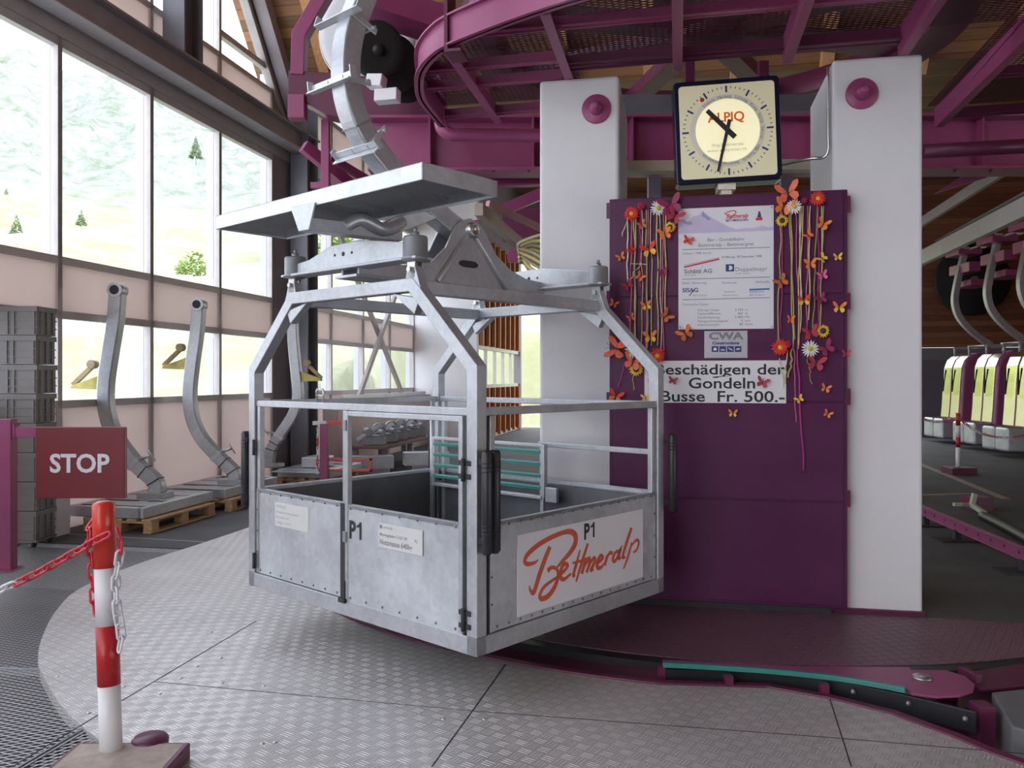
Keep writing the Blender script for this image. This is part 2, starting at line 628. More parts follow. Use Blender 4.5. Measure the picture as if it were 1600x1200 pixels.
# ---------------------------------------------------------------- camera
cam = bpy.data.cameras.new('camera')
cam.sensor_width = 36
cam.lens = 36 * F / 1600
cam.shift_y = (CY - 600) / 1600
cam.clip_end = 3000
co_ = bpy.data.objects.new('camera', cam)
COL.objects.link(co_)
co_.location = (0, 0, CZ)
co_.rotation_euler = (PI / 2, 0, 0)
SC.camera = co_
# ================================================================ SETTING
C0 = V((1.9, 8.1, 0))            # centre of the turnaround


def circ(rad, a0, a1, n):
    return [(C0.x + rad * math.cos(math.radians(a0 + (a1 - a0) * k / n)), C0.y + rad * math.sin(math.radians(a0 + (a1 - a0) * k / n))) for k in range(n + 1)]


def flat(name, poly, z0, z1, m, label=None, bevel=0):
    mb = MB()
    mb.prism(poly, (0, 0, z0), (1, 0, 0), (0, 1, 0), z1 - z0, centre=False)
    return struct(mb.build(name, m, bevel=bevel), label)


def rcpoly(pts):
    return [tuple(rc(r, c).xy) for r, c in pts]


flat('floor', rcpoly([(-9, 7.0), (-2.6, 7.0), (-2.6, 5.95), (12, 5.95), (12, 26.2), (-9, 26.2)]), -0.6, 0.0, M['asphalt'], 'dark grey screed floor of the station hall')
flat('floor_pit', rcpoly([(-9, -9), (12, -9), (12, 7.2), (-9, 7.2)]), -0.6, -0.45, M['asphalt'], 'dark sunken slab below the walkway grating')

# purple tread-plate sector in front of the pillars
sec = [p for p in circ(3.5, -180, 0, 120) if (V((p[0], p[1], 0)).dot(W)) < 5.95]
flat('floor_turntable', sec, -0.06, 0.0, M['plum_floor'], 'plum coloured tread plate floor in front of the violet cabinet')
ringo = [p for p in circ(3.99, -180, 0, 120) if (V((p[0], p[1], 0)).dot(W)) < 6.3]
ringi = [p for p in circ(3.6, -180, 0, 120) if (V((p[0], p[1], 0)).dot(W)) < 6.3]
ringk = [p for p in circ(3.505, -180, 0, 120) if (V((p[0], p[1], 0)).dot(W)) < 6.3]
flat('floor_gap', ringi + ringk[::-1], -0.3, -0.004, M['rubber'], 'black rubber strip around the plum turntable floor')
flat('floor_ring', ringo + ringi[::-1], -0.6, -0.045, M['magenta_dark'], 'plum steel ring plate below the floor edge')

# aluminium tread-plate platform
outer = [V((x, y, 0)) for x, y in ((-2.74, 9.1), (-2.98, 8.0), (-3.2, 7.1), (-3.27, 6.3), (-3.13, 5.7), (-2.9, 5.12), (-2.69, 4.7), (-2.47, 4.38), (-2.15, 3.98), (-1.817, 3.645), (-1.45, 3.32), (-1.0, 2.95), (-0.5, 2.6))]
outer = [tuple(p.xy) for p in catmull(outer, 6)]
inner = [p for p in circ(3.97, -168, -100, 50)]
tail = [fl(1200, 1077), fl(1300, 1095), fl(1400, 1120), fl(1500, 1157), fl(1560, 1183)]
tail = [tuple(p.xy) for p in tail] + [(2.6, 2.75), (2.9, 2.2)]
inner_f = [p for p in inner if p[0] < 0.8]
pl = outer + [(0.3, 2.0), (2.9, 1.6)] + tail[::-1] + inner_f[::-1] + [(-2.05, 9.4)]
flat('floor_platform', pl, -0.055, 0.006, M['tread'], 'aluminium tread plate boarding platform with a curved edge')
# joints between the sheets: thin dark grooves with screws
mb = MB()
def seam(a, b, w=0.006):
    mb.bar(V(a) + Z * 0.0065, V(b) + Z * 0.0065, w, 0.002)
seam(fl(400, 972), fl(185, 1100)); seam(fl(185, 1100), fl(20, 1200))
seam(fl(790, 1040), fl(738, 1113)); seam(fl(738, 1113), fl(675, 1200))
seam(fl(240, 1067), fl(738, 1113), 0.003); seam(fl(738, 1113), fl(1300, 1155), 0.004)
seam(fl(1297, 1095), fl(1330, 1200)); seam(fl(1300, 1155), fl(1600, 1180), 0.004)
o = struct(mb.build('trim_1', M['dark_seam']), 'dark joint lines between the platform sheets')
mb = MB()
for px, py in ((308, 1041), (282, 1060), (250, 1084), (193, 1073), (139, 1114), (345, 1028), (347, 1067), (412, 1072), (410, 1162), (330, 988), (693, 1124), (757, 1124), (430, 1160), (1283, 1168), (90, 1057)):
    p = fl(px, py, 0.006)
    mb.lathe(p, Z, [(0.011, 0), (0.010, 0.003), (0.005, 0.005), (0.0, 0.005)], 12)
struct(mb.build('trim_2', M['zinc_bolt']), 'screw heads in the platform sheets')
# magenta angle along the inner platform edge
pts = [V((p[0], p[1], 0)) for p in inner_f[10:]] + [V((p[0], p[1], 0)) for p in tail]
mb = MB()
mb.sweep([p + Z * -0.03 + (C0 - p).normalized() * 0.028 for p in pts], 0.05, 0.09, Z)
struct(mb.build('trim_3', M['magenta_dark'], bevel=0.004), 'plum steel angle along the inner edge of the platform')

# expanded metal walkway, four panels
gx = M['grate']
def grating(poly, ang):
    c = sum((V((p[0], p[1], 0)) for p in poly), V()) / len(poly)
    mb = MB()
    rot = Matrix.Rotation(-ang, 3, 'Z')
    loc = [rot @ (V((p[0], p[1], 0)) - c) for p in poly]
    mb.add(loc, [tuple(range(len(loc)))])
    o = mb.build('floor_grating', gx, loc=(c.x, c.y, -0.01), rotz=ang)
    e = MB()
    for i in range(len(loc)):
        e.bar(loc[i] + Z * -0.014, loc[(i + 1) % len(loc)] + Z * -0.014, 0.012, 0.035)
    e.build('edge_bar', M['galv_dark'], o)
    struct(o, 'expanded metal walkway grating beside the platform')
def pq(a, b):
    return (a, b)
a1, a2 = fl(-40, 1040), fl(72, 1052)
b1, b2 = fl(10, 1206), fl(160, 1119)
dirb = (b2 - b1).normalized()
grating([pq(-2.3, 4.95 - .42), pq(-4.8, 4.95 - .12), pq(-4.8, 8.08), pq(-2.6, 7.64), pq(-2.6, 6.4)], 0.05)
grating([pq(-1.2, 4.36), pq(-2.3, 4.52), pq(-4.6, 4.785), pq(-4.6, 2.0), pq(-2.9, 2.0), pq((b1).x, b1.y), pq(b2.x, b2.y)], 0.05)
grating([pq(b1.x + .02, b1.y - .02), pq(-2.85, 1.95), pq(-0.9, 1.6), pq(-0.6, 3.2), pq(b2.x + .02, b2.y - .02)], 0.55)

# floor lines on the far screed
mb = MB()
def line(a, b, w):
    mb.bar(a + Z * 0.002, b + Z * 0.002, w, 0.002)
line(fl(1430, 722), fl(1572, 780), 0.12)
line(fl(1430, 774), fl(1520, 771), 0.10)
struct(mb.build('trim_4', mat('pale_floor_paint', (0.34, 0.27, 0.22), 0.7, 0, 0.2, 3)), 'pale painted lines on the dark floor behind the pillar')
mb = MB()
line(fl(80, 833), fl(335, 848), 0.03)
struct(mb.build('trim_5', mat('pale_floor_joint', (0.30, 0.30, 0.30), 0.7, 0, 0.2, 3)), 'thin pale line on the floor in front of the pallets')

# ---------------------------------------------------------------- window wall
TM = [-12.5, -10.95, -9.4, -7.8, -6.23, -4.66, -3.1, -1.53, 0.03, 1.57, 3.12, 4.66]
TM2 = [5.9, 6.95, 8.54, 10.15, 11.85]
ROWS = [(0.0, 1.28, 'p'), (1.36, 2.22, 'g'), (2.30, 2.79, 'p'), (2.87, 5.06, 'g')]
UPR = [(5.62, 6.12, 'p'), (6.19, 9.2, 'g')]
UPR2 = [(5.14, 6.3, 'p'), (6.38, 6.75, 'g')]
roofz = lambda t: 7.31 - (t - 3.98) * 1.214


def bay(num, t0, t1, rows, name=True):
    mb = MB()
    fr = MB()
    for (z0, z1, k) in rows:
        pass
    zs = [r_[0] for r_ in rows] + [rows[-1][1]]
    # rails
    rails = [(rows[i][1], rows[i + 1][0]) for i in range(len(rows) - 1)]
    for a, b in rails + [(rows[-1][1], rows[-1][1] + 0.09)]:
        fr.bar(wt(t0, (a + b) / 2), wt(t1, (a + b) / 2), 0.09, b - a)
    fr.bar(wt(t1, (zs[0] + zs[-1]) / 2), wt(t1, (zs[0] + zs[-1]) / 2) + Z * 0.001 + Z * (zs[-1] - zs[0]) * 0.5, 0.09, 0.06, W)
    fr.bar(wt(t1, zs[0]), wt(t1, zs[-1] + 0.09), 0.09, 0.065, W)
    o = fr.build('window_%d' % num, M['mullion'])
    struct(o, 'grey framed window bay of the glazed side wall')
    for (z0, z1, k) in rows:
        c = (wt(t0, (z0 + z1) / 2) + wt(t1, (z0 + z1) / 2)) / 2
        q = MB()
        q.box(c, (t1 - t0 - 0.05, 0.012 if k == 'g' else 0.035, z1 - z0 + 0.01), W, R * -1, Z)
        q.build('pane' if k == 'g' else 'panel', M['glass'] if k == 'g' else M['pink_panel'], o)
    # white fin outside
    q = MB()
    q.bar(wt(t1, zs[0], -0.11), wt(t1, zs[-1], -0.11), 0.05, 0.11, R)
    q.build('outer_fin', M['fin'], o)
    return o


n = 1
for i in range(len(TM) - 1):
    bay(n, TM[i], TM[i + 1], ROWS)
    n += 1
for i in range(len(TM2) - 1):
    bay(n, TM2[i], TM2[i + 1], ROWS)
    n += 1
for i in range(len(TM) - 4, len(TM) - 1):
    t0, t1 = TM[i], TM[i + 1]
    bay(n, t0, t1, [(5.62, 6.12, 'p'), (6.19, 9.3 if t1 < 2.4 else (8.3 if t1 < 3.5 else roofz(t1) - .05), 'g')])
    n += 1
for i in range(len(TM) - 4):
    bay(n, TM[i], TM[i + 1], [(5.62, 6.12, 'p'), (6.19, 9.2, 'g')])
    n += 1
for i in range(len(TM2) - 1):
    bay(n, TM2[i], TM2[i + 1], [(5.2, 6.3, 'p'), (6.38, 6.75, 'g')])
    n += 1
# band between the big panes and the beam, and the solid parts of the wall
mb = MB()
mb.bar(wt(-12.5, 5.38), wt(12, 5.38), 0.12, 0.44)
mb.bar(wt(5.28, 3.5), wt(5.28, 3.5) + Z * 0.01, 0.01, 0.01)
struct(mb.build('trim_6', M['mullion']), 'grey brown band above the tall windows')
mb = MB()
mb.bx(0, 0, 0, 0, 0, 0)
mb = MB()
mb.bar(wt(4.66, 3.2), wt(5.9, 3.2), 0.1, 6.4)
mb.prism([(2.3, 9.4), (3.98, 7.36), (5.1, 6.0), (5.9, 6.0), (5.9, 7.4), (5.3, 7.4), (3.9, 9.6), (2.3, 9.6)], wt(0, 0, -0.12), W, Z, 0.1)
struct(mb.build('wall_left', M['steel_brown']), 'solid strip of the side wall behind the steel column')
mb = MB()
mb.bar(wt(-12.5, 9.45), wt(2.5, 9.45), 0.1, 0.4)
mb.bar(wt(5.3, 7.05), wt(12, 7.05), 0.1, 0.5)
struct(mb.build('trim_7', M['mullion']), 'grey band under the roof edge')
# main beam and columns
b = MB()
b.ibeam(wt(-12.5, 5.44, 0.3), wt(5.6, 5.44, 0.3), 0.26, 0.34, 0.03, 0.03)
for t in TM[:-1]:
    b.bar(wt(t, 5.44, 0.1), wt(t, 5.44, 0.28), 0.05, 0.26)
struct(b.build('beam', M['steel_brown'], bevel=0.004), 'dark steel beam running above the tall windows', None)
b = MB()
for t, z0, z1 in ((5.3, 0, 6.1), (1.86, 5.61, 9.3), (-4.6, 0, 9.2), (-11, 0, 9.2)):
    b.bar(wt(t - 0.19, z0, 0.28), wt(t - 0.19, z1, 0.28), 0.30, 0.03, W)
    b.bar(wt(t + 0.19, z0, 0.28), wt(t + 0.19, z1, 0.28), 0.30, 0.03, W)
    b.bar(wt(t, z0, 0.28), wt(t, z1, 0.28), 0.03, 0.36, W)
struct(b.build('column', M['steel_grey'], bevel=0.004), 'slate grey steel column in the window wall')
# white concrete footing block at the wall by the crates
b = MB()
b.box(wt(-0.18, 0.2, 0.16), (0.2, 0.2, 0.40), W, R * -1, Z)
struct(b.build('trim_8', M['white_wall'], bevel=0.01), 'white concrete footing at the window wall')
# rake: pale frame and dark beam at the sloping roof edge
b = MB()
b.bar(wt(2.2, roofz(2.2) - .12, 0.03), wt(5.2, roofz(5.2) - .12, 0.03), 0.12, 0.26)
struct(b.build('trim_9', mat('pale_grey_frame', (0.42, 0.41, 0.41), 0.5, 0, 0.1, 4)), 'pale sloping frame below the roof edge')
b = MB()
b.bar(wt(2.2, roofz(2.2) + .05, 0.22), wt(5.25, roofz(5.25) + .05, 0.22), 0.2, 0.3)
struct(b.build('beam', M['steel_brown'], bevel=0.004), 'dark sloping roof beam at the window wall')
# X bracing behind the parked hangers
b = MB()
b.bar(wt(6.5, 4.5, 0.25), wt(11.0, 0.7, 0.25), 0.06, 0.11)
b.bar(wt(10.6, 4.4, 0.35), wt(6.7, 0.4, 0.35), 0.06, 0.11)
struct(b.build('brace', mat('beige_steel', (0.46, 0.42, 0.40), 0.5, 0, 0.1, 4)), 'crossed steel braces in front of the far windows')

# roof
def plane(name, p, u, v, lu, lv, m, th=0.12):
    """slab with its local X along u, local Y along v"""
    mb = MB()
    mb.bx(0, lu, 0, lv, 0, th)
    o = mb.build(name, m)
    u, v = V(u).normalized(), V(v).normalized()
    o.matrix_world = matrix_frame(p, u, v, u.cross(v))
    return o

sl = (wt(5.1, roofz(5.1)) - wt(2.4, roofz(2.4)))
struct(plane('ceiling', wt(2.4, roofz(2.4) + .12, -0.3), R, sl, 24, sl.length, M['wood_ceiling']), 'steep boarded wooden roof slope')
struct(plane('ceiling', wt(-16.5, 9.25, -0.3), R, W, 24, 19, M['wood_ceiling']), 'flat boarded wooden ceiling above the platform')
struct(plane('ceiling', wt(5.0, 7.2, -0.3), R, W, 24, 14, M['wood_ceiling']), 'flat boarded wooden ceiling at the far end')
b = MB()
nn = R.cross(sl.normalized())
for k in range(12):
    off = 0.95 + k * 1.25
    b.bar(wt(2.4, roofz(2.4) - .02, off), wt(5.1, roofz(5.1) - .02, off), 0.16, 0.26, nn)
    b.bar(wt(-13, 9.1, off), wt(2.5, 9.1, off), 0.16, 0.26)
struct(b.build('ceiling_rafters', M['wood_rafter']), 'orange wooden rafters under the roof boarding')

# back wall
b = MB()
B0 = wt(11.95)
b.bar(B0 + Z * 3.6, B0 + R * 1.62 + Z * 3.6, 0.2, 7.2)
struct(b.build('wall_back', M['white_wall']), 'white plastered end wall beside the far windows')
# slatted wall along the line exit
S0, S1 = V((-0.90, 20.45, 0)), V((0.16, 25.7, 0))
d = (S1 - S0).normalized()
L = (S1 - S0).length
b = MB()
k = 0
w_, gap = 0.255, 0.03
nsl = int(L / (w_ + gap))
for k in range(nsl):
    a = S0 + d * (k * (w_ + gap) + w_ / 2)
    for z0, z1 in ((0.05, 1.36), (2.38, 5.2)):
        b.box(a + Z * (z0 + z1) / 2, (w_, 0.05, z1 - z0), d, V((-d.y, d.x, 0)), Z)
sw = struct(b.build('wall_exit', M['wood_slat']), 'red brown vertical slats of the exit side wall')
b = MB()
for z in (0.06, 1.38, 2.36, 5.22):
    b.bar(S0 + Z * z, S1 + Z * z, 0.12, 0.09)
for k in range(6):
    p = S0 + d * (L * k / 5)
    b.bar(p + Z * 1.38, p + Z * 2.36, 0.08, 0.06, d)
b.build('window_frame', M['cream'], sw)
b = MB()
for k in range(8):
    a = S0 + d * (L * (k + .5) / 8) + V((d.y, -d.x, 0)) * .08
    for z0, z1 in ((0.05, 1.33), (2.42, 5.18)):
        b.box(a + Z * (z0 + z1) / 2, (0.09, 0.10, z1 - z0), d, V((-d.y, d.x, 0)), Z)
b.build('batten', M['batten'], sw)['kind'] = 'stuff'
b = MB()
b.box((S0 + S1) / 2 + Z * 1.87, (L, 0.012, 0.96), d, V((-d.y, d.x, 0)), Z)
b.build('pane', M['glass'], sw)
b = MB()
b.bar(S1 + Z * 2.6 + R * 0.1, S1 + R * 0.1 + Z * 2.6 + Z * .001, 0.01, 0.01)
b.box(S1 + R * 0.02 + Z * 2.6, (0.2, 0.2, 5.2), R, W, Z)
struct(b.build('trim_10', M['steel_brown']), 'grey post at the end of the slatted wall')
b = MB()
b.bar(S0 + Z * 6.2, S1 + Z * 6.2 + d * .1, 0.2, 2.0)
b.bar(S1 + Z * 6.2, V((1.2, 25.5, 6.2)), 0.2, 2.0)
struct(b.build('wall_exit_top', M['steel_brown']), 'dark panel above the line exit')
BW = V((0.95, 25.65, 0))
b = MB()
b.box(BW + R * 13.3 + Z * 4.85, (5.4, 0.2, 4.8), R, W, Z)
b.box(BW + R * 5.3 + Z * 6.1, (10.6, 0.2, 2.3), R, W, Z)  # open below this: unseen exit made wide for the parked gondolas' reflections
struct(b.build('wall_far', M['wood_wall']), 'brown boarded end wall behind the parked gondolas')
b = MB()
b.box(BW + R * 13.3 + Z * 1.22, (5.4, 0.24, 2.44), R, W, Z)
struct(b.build('wall_far_plinth', mat('grey_concrete', (0.22, 0.22, 0.24), 0.8, 0, 0.1, 2)), 'grey concrete plinth of the end wall')
b = MB()
b.box(rc(11.2, 9, 5.9), (0.2, 36, 7.0), R, W, Z)
b.box(rc(11.2, 15.2, 1.4), (0.2, 23.6, 3.8), R, W, Z)
b.box(rc(11.2, -7.5, 1.4), (0.2, 3, 3.8), R, W, Z)  # gap beside this box: unseen doorway added to light the gondola's right face
struct(b.build('wall_right', M['wood_wall']), 'brown boarded side wall on the right')
b = MB()
b.box(rc(4.5, -8.9, 6.2), (13.4, 0.2, 6.2), R, W, Z)
b.box(rc(4.5, -8.9, 1.3), (13.4, 0.2, 3.6), R, W, Z)
struct(b.build('wall_front', M['wood_wall']), 'brown boarded wall behind the photographer')

# ---------------------------------------------------------------- pillars
PF = 6.0          # front plane of the pillars (c)
def pillar(r0, r1, extra, label):
    b = MB()
    b.prism([(0, 0), (r1 - r0, 0), (r1 - r0, 1.0), (0, 1.0)], rc(r0, PF), R, W, 3.78, centre=False)
    o = b.build('pillar', M['pillar'], bevel=0.025, seg=3)
    struct(o, label)
    return o
def r_at(px, c):
    q = (px - CX) / F
    Y = c / (W.x * q + W.y)
    return R.x * q * Y + R.y * Y
pillar(r_at(843, PF), r_at(967, PF), 0, 'white concrete pillar left of the clock')
pillar(r_at(1301, PF), r_at(1442, PF), 0, 'white concrete pillar right of the clock')
b = MB()
b.prism([(0, 0), (0.88, 0), (0.88, 0.7), (0, 0.7)], rc(r_at(1442, PF) - .87, PF - .03, 0.0), R, W, 0.03, centre=False)
struct(b.build('trim_11', M['magenta_dark']), 'plum base plate under the right pillar')

# ---------------------------------------------------------------- outdoors
mb = MB()
NA, ND = 150, 90
def elev(d, az):
    e = 0.0
    pts = ((10, -0.24), (16, -0.16), (22, -0.03), (35, 0.05), (60, 0.095), (110, 0.125), (170, 0.15), (230, 0.185), (270, 0.21), (320, 0.262), (400, 0.298), (500, 0.318), (580, 0.312), (760, 0.22))
    for i in range(len(pts) - 1):
        if pts[i][0] <= d <= pts[i + 1][0]:
            t = (d - pts[i][0]) / (pts[i + 1][0] - pts[i][0])
            t = t * t * (3 - 2 * t)
            e = pts[i][1] + (pts[i + 1][1] - pts[i][1]) * t
    if d >= 760:
        e = pts[-1][1]
    return e
vs = []
for j in range(ND):
    dd = 9.0 * (85 ** (j / (ND - 1)))
    for i in range(NA):
        az = math.radians(-58 + 84 * i / (NA - 1))
        x, y = dd * math.sin(az), dd * math.cos(az)
        e = elev(dd, az)
        z = 1.6 + e * dd
        nz = noise.fractal(V((x, y, 0)) * 0.012, 1.0, 2.0, 6)
        n2 = noise.fractal(V((x, y, 5)) * 0.05, 0.8, 2.1, 5)
        rock = min(1, max(0, (dd - 210) / 120))
        z += nz * (0.012 * dd) * (0.6 + 1.4 * rock) + n2 * rock * 9 + noise.noise(V((x, y, 0)) * .05) * min(dd, 150) * 0.012
        if dd < 25:
            z = min(z, -0.7 + max(0, dd - 12) * 0.12)
        q = V((x, y, 0))
        if (q - wt(0)).dot(R) > -2.6 and q.dot(W) < 26.5:
            z = -0.75
        elif (q - wt(0)).dot(R) > -4 and q.dot(W) < 30:
            z = min(z, -0.1)
        vs.append((x, y, z))
fs = [(j * NA + i, j * NA + i + 1, (j + 1) * NA + i + 1, (j + 1) * NA + i) for j in range(ND - 1) for i in range(NA - 1)]
mb.add(vs, fs, True)
m, nt, bs, out = new_mat('alpine_slope')
co = coords(nt)
sp = nt.nodes.new('ShaderNodeSeparateXYZ')
nt.links.new(co, sp.inputs[0])
def noi(scale, det=6, rough=.6):
    nn_ = nt.nodes.new('ShaderNodeTexNoise')
    nn_.inputs['Scale'].default_value = scale
    nn_.inputs['Detail'].default_value = det
    nn_.inputs['Roughness'].default_value = rough
    nt.links.new(co, nn_.inputs['Vector'])
    return nn_.outputs['Fac']
def ramp(f, stops):
    r_ = nt.nodes.new('ShaderNodeValToRGB')
    el = r_.color_ramp.elements
    el[0].position, el[-1].position = stops[0][0], stops[-1][0]
    el[0].color, el[-1].color = (*stops[0][1], 1), (*stops[-1][1], 1)
    for p_, c_ in stops[1:-1]:
        el.new(p_).color = (*c_, 1)
    nt.links.new(f, r_.inputs['Fac'])
    return r_.outputs['Color']
grass = ramp(noi(0.06, 12, .75), [(0.34, (0.19, 0.205, 0.11)), (0.48, (0.275, 0.285, 0.17)), (0.6, (0.40, 0.40, 0.30))])  # pale stops here and for rock put haze and glare into the colour
rock = ramp(noi(0.11, 14, .82), [(0.37, (0.12, 0.15, 0.10)), (0.46, (0.20, 0.22, 0.175)), (0.52, (0.245, 0.25, 0.25)), (0.66, (0.32, 0.32, 0.335))])
hf = math_node(nt, 'ADD', math_node(nt, 'MULTIPLY', sp.outputs[2], 1 / 60.0), math_node(nt, 'MULTIPLY', noi(0.03, 5), 0.7))
f = math_node(nt, 'SUBTRACT', hf, 0.95)
f = math_node(nt, 'MULTIPLY', f, 4.0)
cl = nt.nodes.new('ShaderNodeClamp')
nt.links.new(f, cl.inputs[0])
mx = nt.nodes.new('ShaderNodeMix')
mx.data_type = 'RGBA'
nt.links.new(cl.outputs[0], mx.inputs[0])
nt.links.new(grass, mx.inputs[6])
nt.links.new(rock, mx.inputs[7])
nt.links.new(mx.outputs[2], bs.inputs['Base Color'])
bs.inputs['Roughness'].default_value = 0.9
bs.inputs['Specular IOR Level'].default_value = 0.1
struct(mb.build('hill', m), 'sunlit alpine meadow rising to grey cliffs outside the windows')

# conifers and bushes on the meadow
def conifer(px, base_py, D, h, label, bush=False):
    p = at(px, base_py, D)
    t = thing('conifer_tree' if not bush else 'meadow_bush', label, 'tree' if not bush else 'bush', p, 0, 'trees on the meadow outside')
    b = MB()
    if not bush:
        b.cyl((0, 0, -1.5), (0, 0, h * .35), h * .02, 8)
        b.build('trunk', M['steel_brown'], t)
    b = MB()
    rnd = random.Random(int(px))
    for k in range(420 if not bush else 300):
        u = rnd.random()
        a = rnd.random() * 2 * PI
        if bush:
            rr = h * 0.5 * math.sqrt(rnd.random())
            z = h * 0.75 * rnd.random() * (1 - (rr / (h * .62)) ** 2) - 0.3
            s_ = h * 0.1
        else:
            z = h * (0.08 + 0.9 * u)
            rr = h * 0.24 * (1 - u) * (0.5 + 0.5 * rnd.random()) + 0.05
            s_ = h * 0.07 * (1.2 - u)
        c = V((rr * math.cos(a), rr * math.sin(a), z))
        o_ = V((math.cos(a), math.sin(a), -0.35 if not bush else rnd.uniform(-.3, .8))).normalized()
        sd = o_.cross(Z).normalized()
        b.add([c - sd * s_ * .5, c + o_ * s_ * 1.6, c + sd * s_ * .5, c + V((0, 0, s_ * .5))], [(0, 1, 3), (1, 2, 3), (0, 2, 1), (0, 3, 2)])
    b.build('foliage', M['needles'] if not bush else M['bush'], t)
    return t
M['needles'] = mat('spruce_needles', (0.10, 0.16, 0.06), 0.8, 0, 0.3, 0.8)
M['bush'] = mat('bush_leaves', (0.24, 0.33, 0.09), 0.8, 0, 0.3, 2)
conifer(26, 374, 130, 4.0, 'small spruce on the meadow behind the leftmost tall window pane')
conifer(127, 354, 150, 3.2, 'rounded spruce on the bright slope behind the second tall pane')
conifer(306, 250, 240, 7.0, 'dark spruce below the cliffs behind the third tall pane')
conifer(10, 334, 190, 6.0, 'dark spruce at the left edge of the leftmost tall pane')
conifer(302, 424, 70, 2.6, 'light green bush low behind the third tall pane', True)
conifer(540, 400, 60, 4.4, 'light green bush behind the gondola hanger yoke', True)
conifer(104, 520, 40, 1.6, 'light green bush low behind the lower second pane', True)

# world: bright alpine day
w = bpy.data.worlds.new('world')
SC.world = w
w.use_nodes = True
nt = w.node_tree
bg = nt.nodes['Background']
tc = nt.nodes.new('ShaderNodeTexCoord')
sp = nt.nodes.new('ShaderNodeSeparateXYZ')
nt.links.new(tc.outputs['Generated'], sp.inputs[0])
rp = nt.nodes.new('ShaderNodeValToRGB')
rp.color_ramp.elements[0].color = (0.95, 0.96, 1.0, 1)
rp.color_ramp.elements[1].color = (0.80, 0.87, 1.0, 1)
nt.links.new(sp.outputs[2], rp.inputs[0])
nt.links.new(rp.outputs[0], bg.inputs[0])
bg.inputs[1].default_value = 4.0
sun = bpy.data.lights.new('sun', 'SUN')
sun.energy = 3.2
sun.angle = 0.01
sun.color = (1.0, 0.95, 0.86)
so = bpy.data.objects.new('sun', sun)
COL.objects.link(so)
so.rotation_euler = V((-0.62, 0.25, -0.75)).to_track_quat('-Z', 'Y').to_euler()
SC.view_settings.view_transform = 'Standard'
SC.view_settings.look = 'None'
SC.view_settings.gamma = 1
SC.view_settings.use_curve_mapping = False
SC.view_settings.exposure = 0.15
SC.cycles.use_denoising = True
SC.cycles.max_bounces = 10
SC.cycles.diffuse_bounces = 6
SC.cycles.transparent_max_bounces = 24
SC.cycles.sample_clamp_indirect = 8.0
# ================================================================ MATERIALS-TRANSPORT GONDOLA P1
GN = V((-0.17, 3.988, 0.25))
GA_ = math.radians(47.7)
E2 = V((math.cos(GA_), math.sin(GA_), 0))          # local x: towards the turnaround
E1 = V((-math.sin(GA_), math.cos(GA_), 0))         # local y: along the outer face
L1, L2, T = 2.089, 1.678, 0.07


def g_on(px, py, axis, val):
    """pixel ray onto a plane of the gondola: axis 'x' or 'y' at val -> local point"""
    P = GN + (E2 if axis == 'x' else E1) * val
    p = on(px, py, P, E2 if axis == 'x' else E1) - GN
    return V((p.dot(E2), p.dot(E1), p.z))


gond = thing('gondola', 'open galvanised transport gondola hanging above the tread plate platform, marked P1', 'gondola', GN, GA_)
G = M['galv']


def gp(mb, name, m=None, bevel=0.004, parent=None, label=None):
    o = mb.build(name, m or G, parent or gond, bevel=bevel)
    if label:
        o['label'] = label
    return o


# base frame and floor
b = MB()
h0 = 0.045
for p0, p1 in (((0, 0), (0, L1)), ((L2, 0), (L2, L1)), ((0, 0), (L2, 0)), ((0, L1), (L2, L1))):
    p0, p1 = V((*p0, h0)), V((*p1, h0))
    ix = V((T / 2 if p0.x < 1 else -T / 2, 0, 0)) if p0.x == p1.x else V((0, T / 2 if p0.y < 1 else -T / 2, 0))
    b.bar(p0 + ix, p1 + ix, T, 0.09)
gp(b, 'base_frame')
b = MB(); b.bx(0.06, L2 - 0.06, 0.06, L1 - 0.06, 0.03, 0.055)
gp(b, 'cabin_floor', M['galv_dark'])
# arches (near and far): posts, slanted tubes and top tube in one welded frame
HB, HT = 1.395, 1.87
for x in (T / 2, L2 - T / 2):
    b = MB()
    yy = [(T / 2, 0.09), (T / 2, HB), (0.487, HT - T / 2), (1.602, HT - T / 2), (L1 - T / 2, HB), (L1 - T / 2, 0.09)]
    b.sweep([V((x, y, z)) for y, z in yy], T, T, V((1, 0, 0)))
    for s_ in (0, 1):          # gussets at the bends
        yb = 0.487 if s_ == 0 else 1.602
        dy = 1 if s_ == 0 else -1
        b.prism([(yb - dy * .06, HT - .11), (yb + dy * .16, HT - .07), (yb - dy * .02, HT - .19)], (x, 0, 0), (0, 1, 0), (0, 0, 1), 0.05)
        b.prism([(yb - dy * .075, HT - .06), (yb + dy * .05, HT - .02), (yb + dy * .03, HT + .06), (yb - dy * .03, HT + .06)], (x, 0, 0), (0, 1, 0), (0, 0, 1), 0.06)
    gp(b, 'arch_frame')
for y in (0.487, 1.602):
    b = MB(); b.bar((T, y, HT - T / 2 - .01), (L2 - T, y, HT - T / 2 - .01), T, T)
    gp(b, 'roof_tube')
# top hand rails
RH = 1.183
for x in (T / 2, L2 - T / 2):
    b = MB(); b.bar((x, T, RH), (x, L1 - T, RH), 0.045, 0.04)
    gp(b, 'hand_rail')
for y in (T / 2, L1 - T / 2):
    b = MB(); b.bar((T, y, RH), (L2 - T, y, RH), 0.045, 0.04)
    gp(b, 'hand_rail')
b = MB(); b.bar((L2 - .04, T, 0.88), (L2 - .04, 1.0, 0.88), 0.035, 0.035)
gp(b, 'mid_rail')
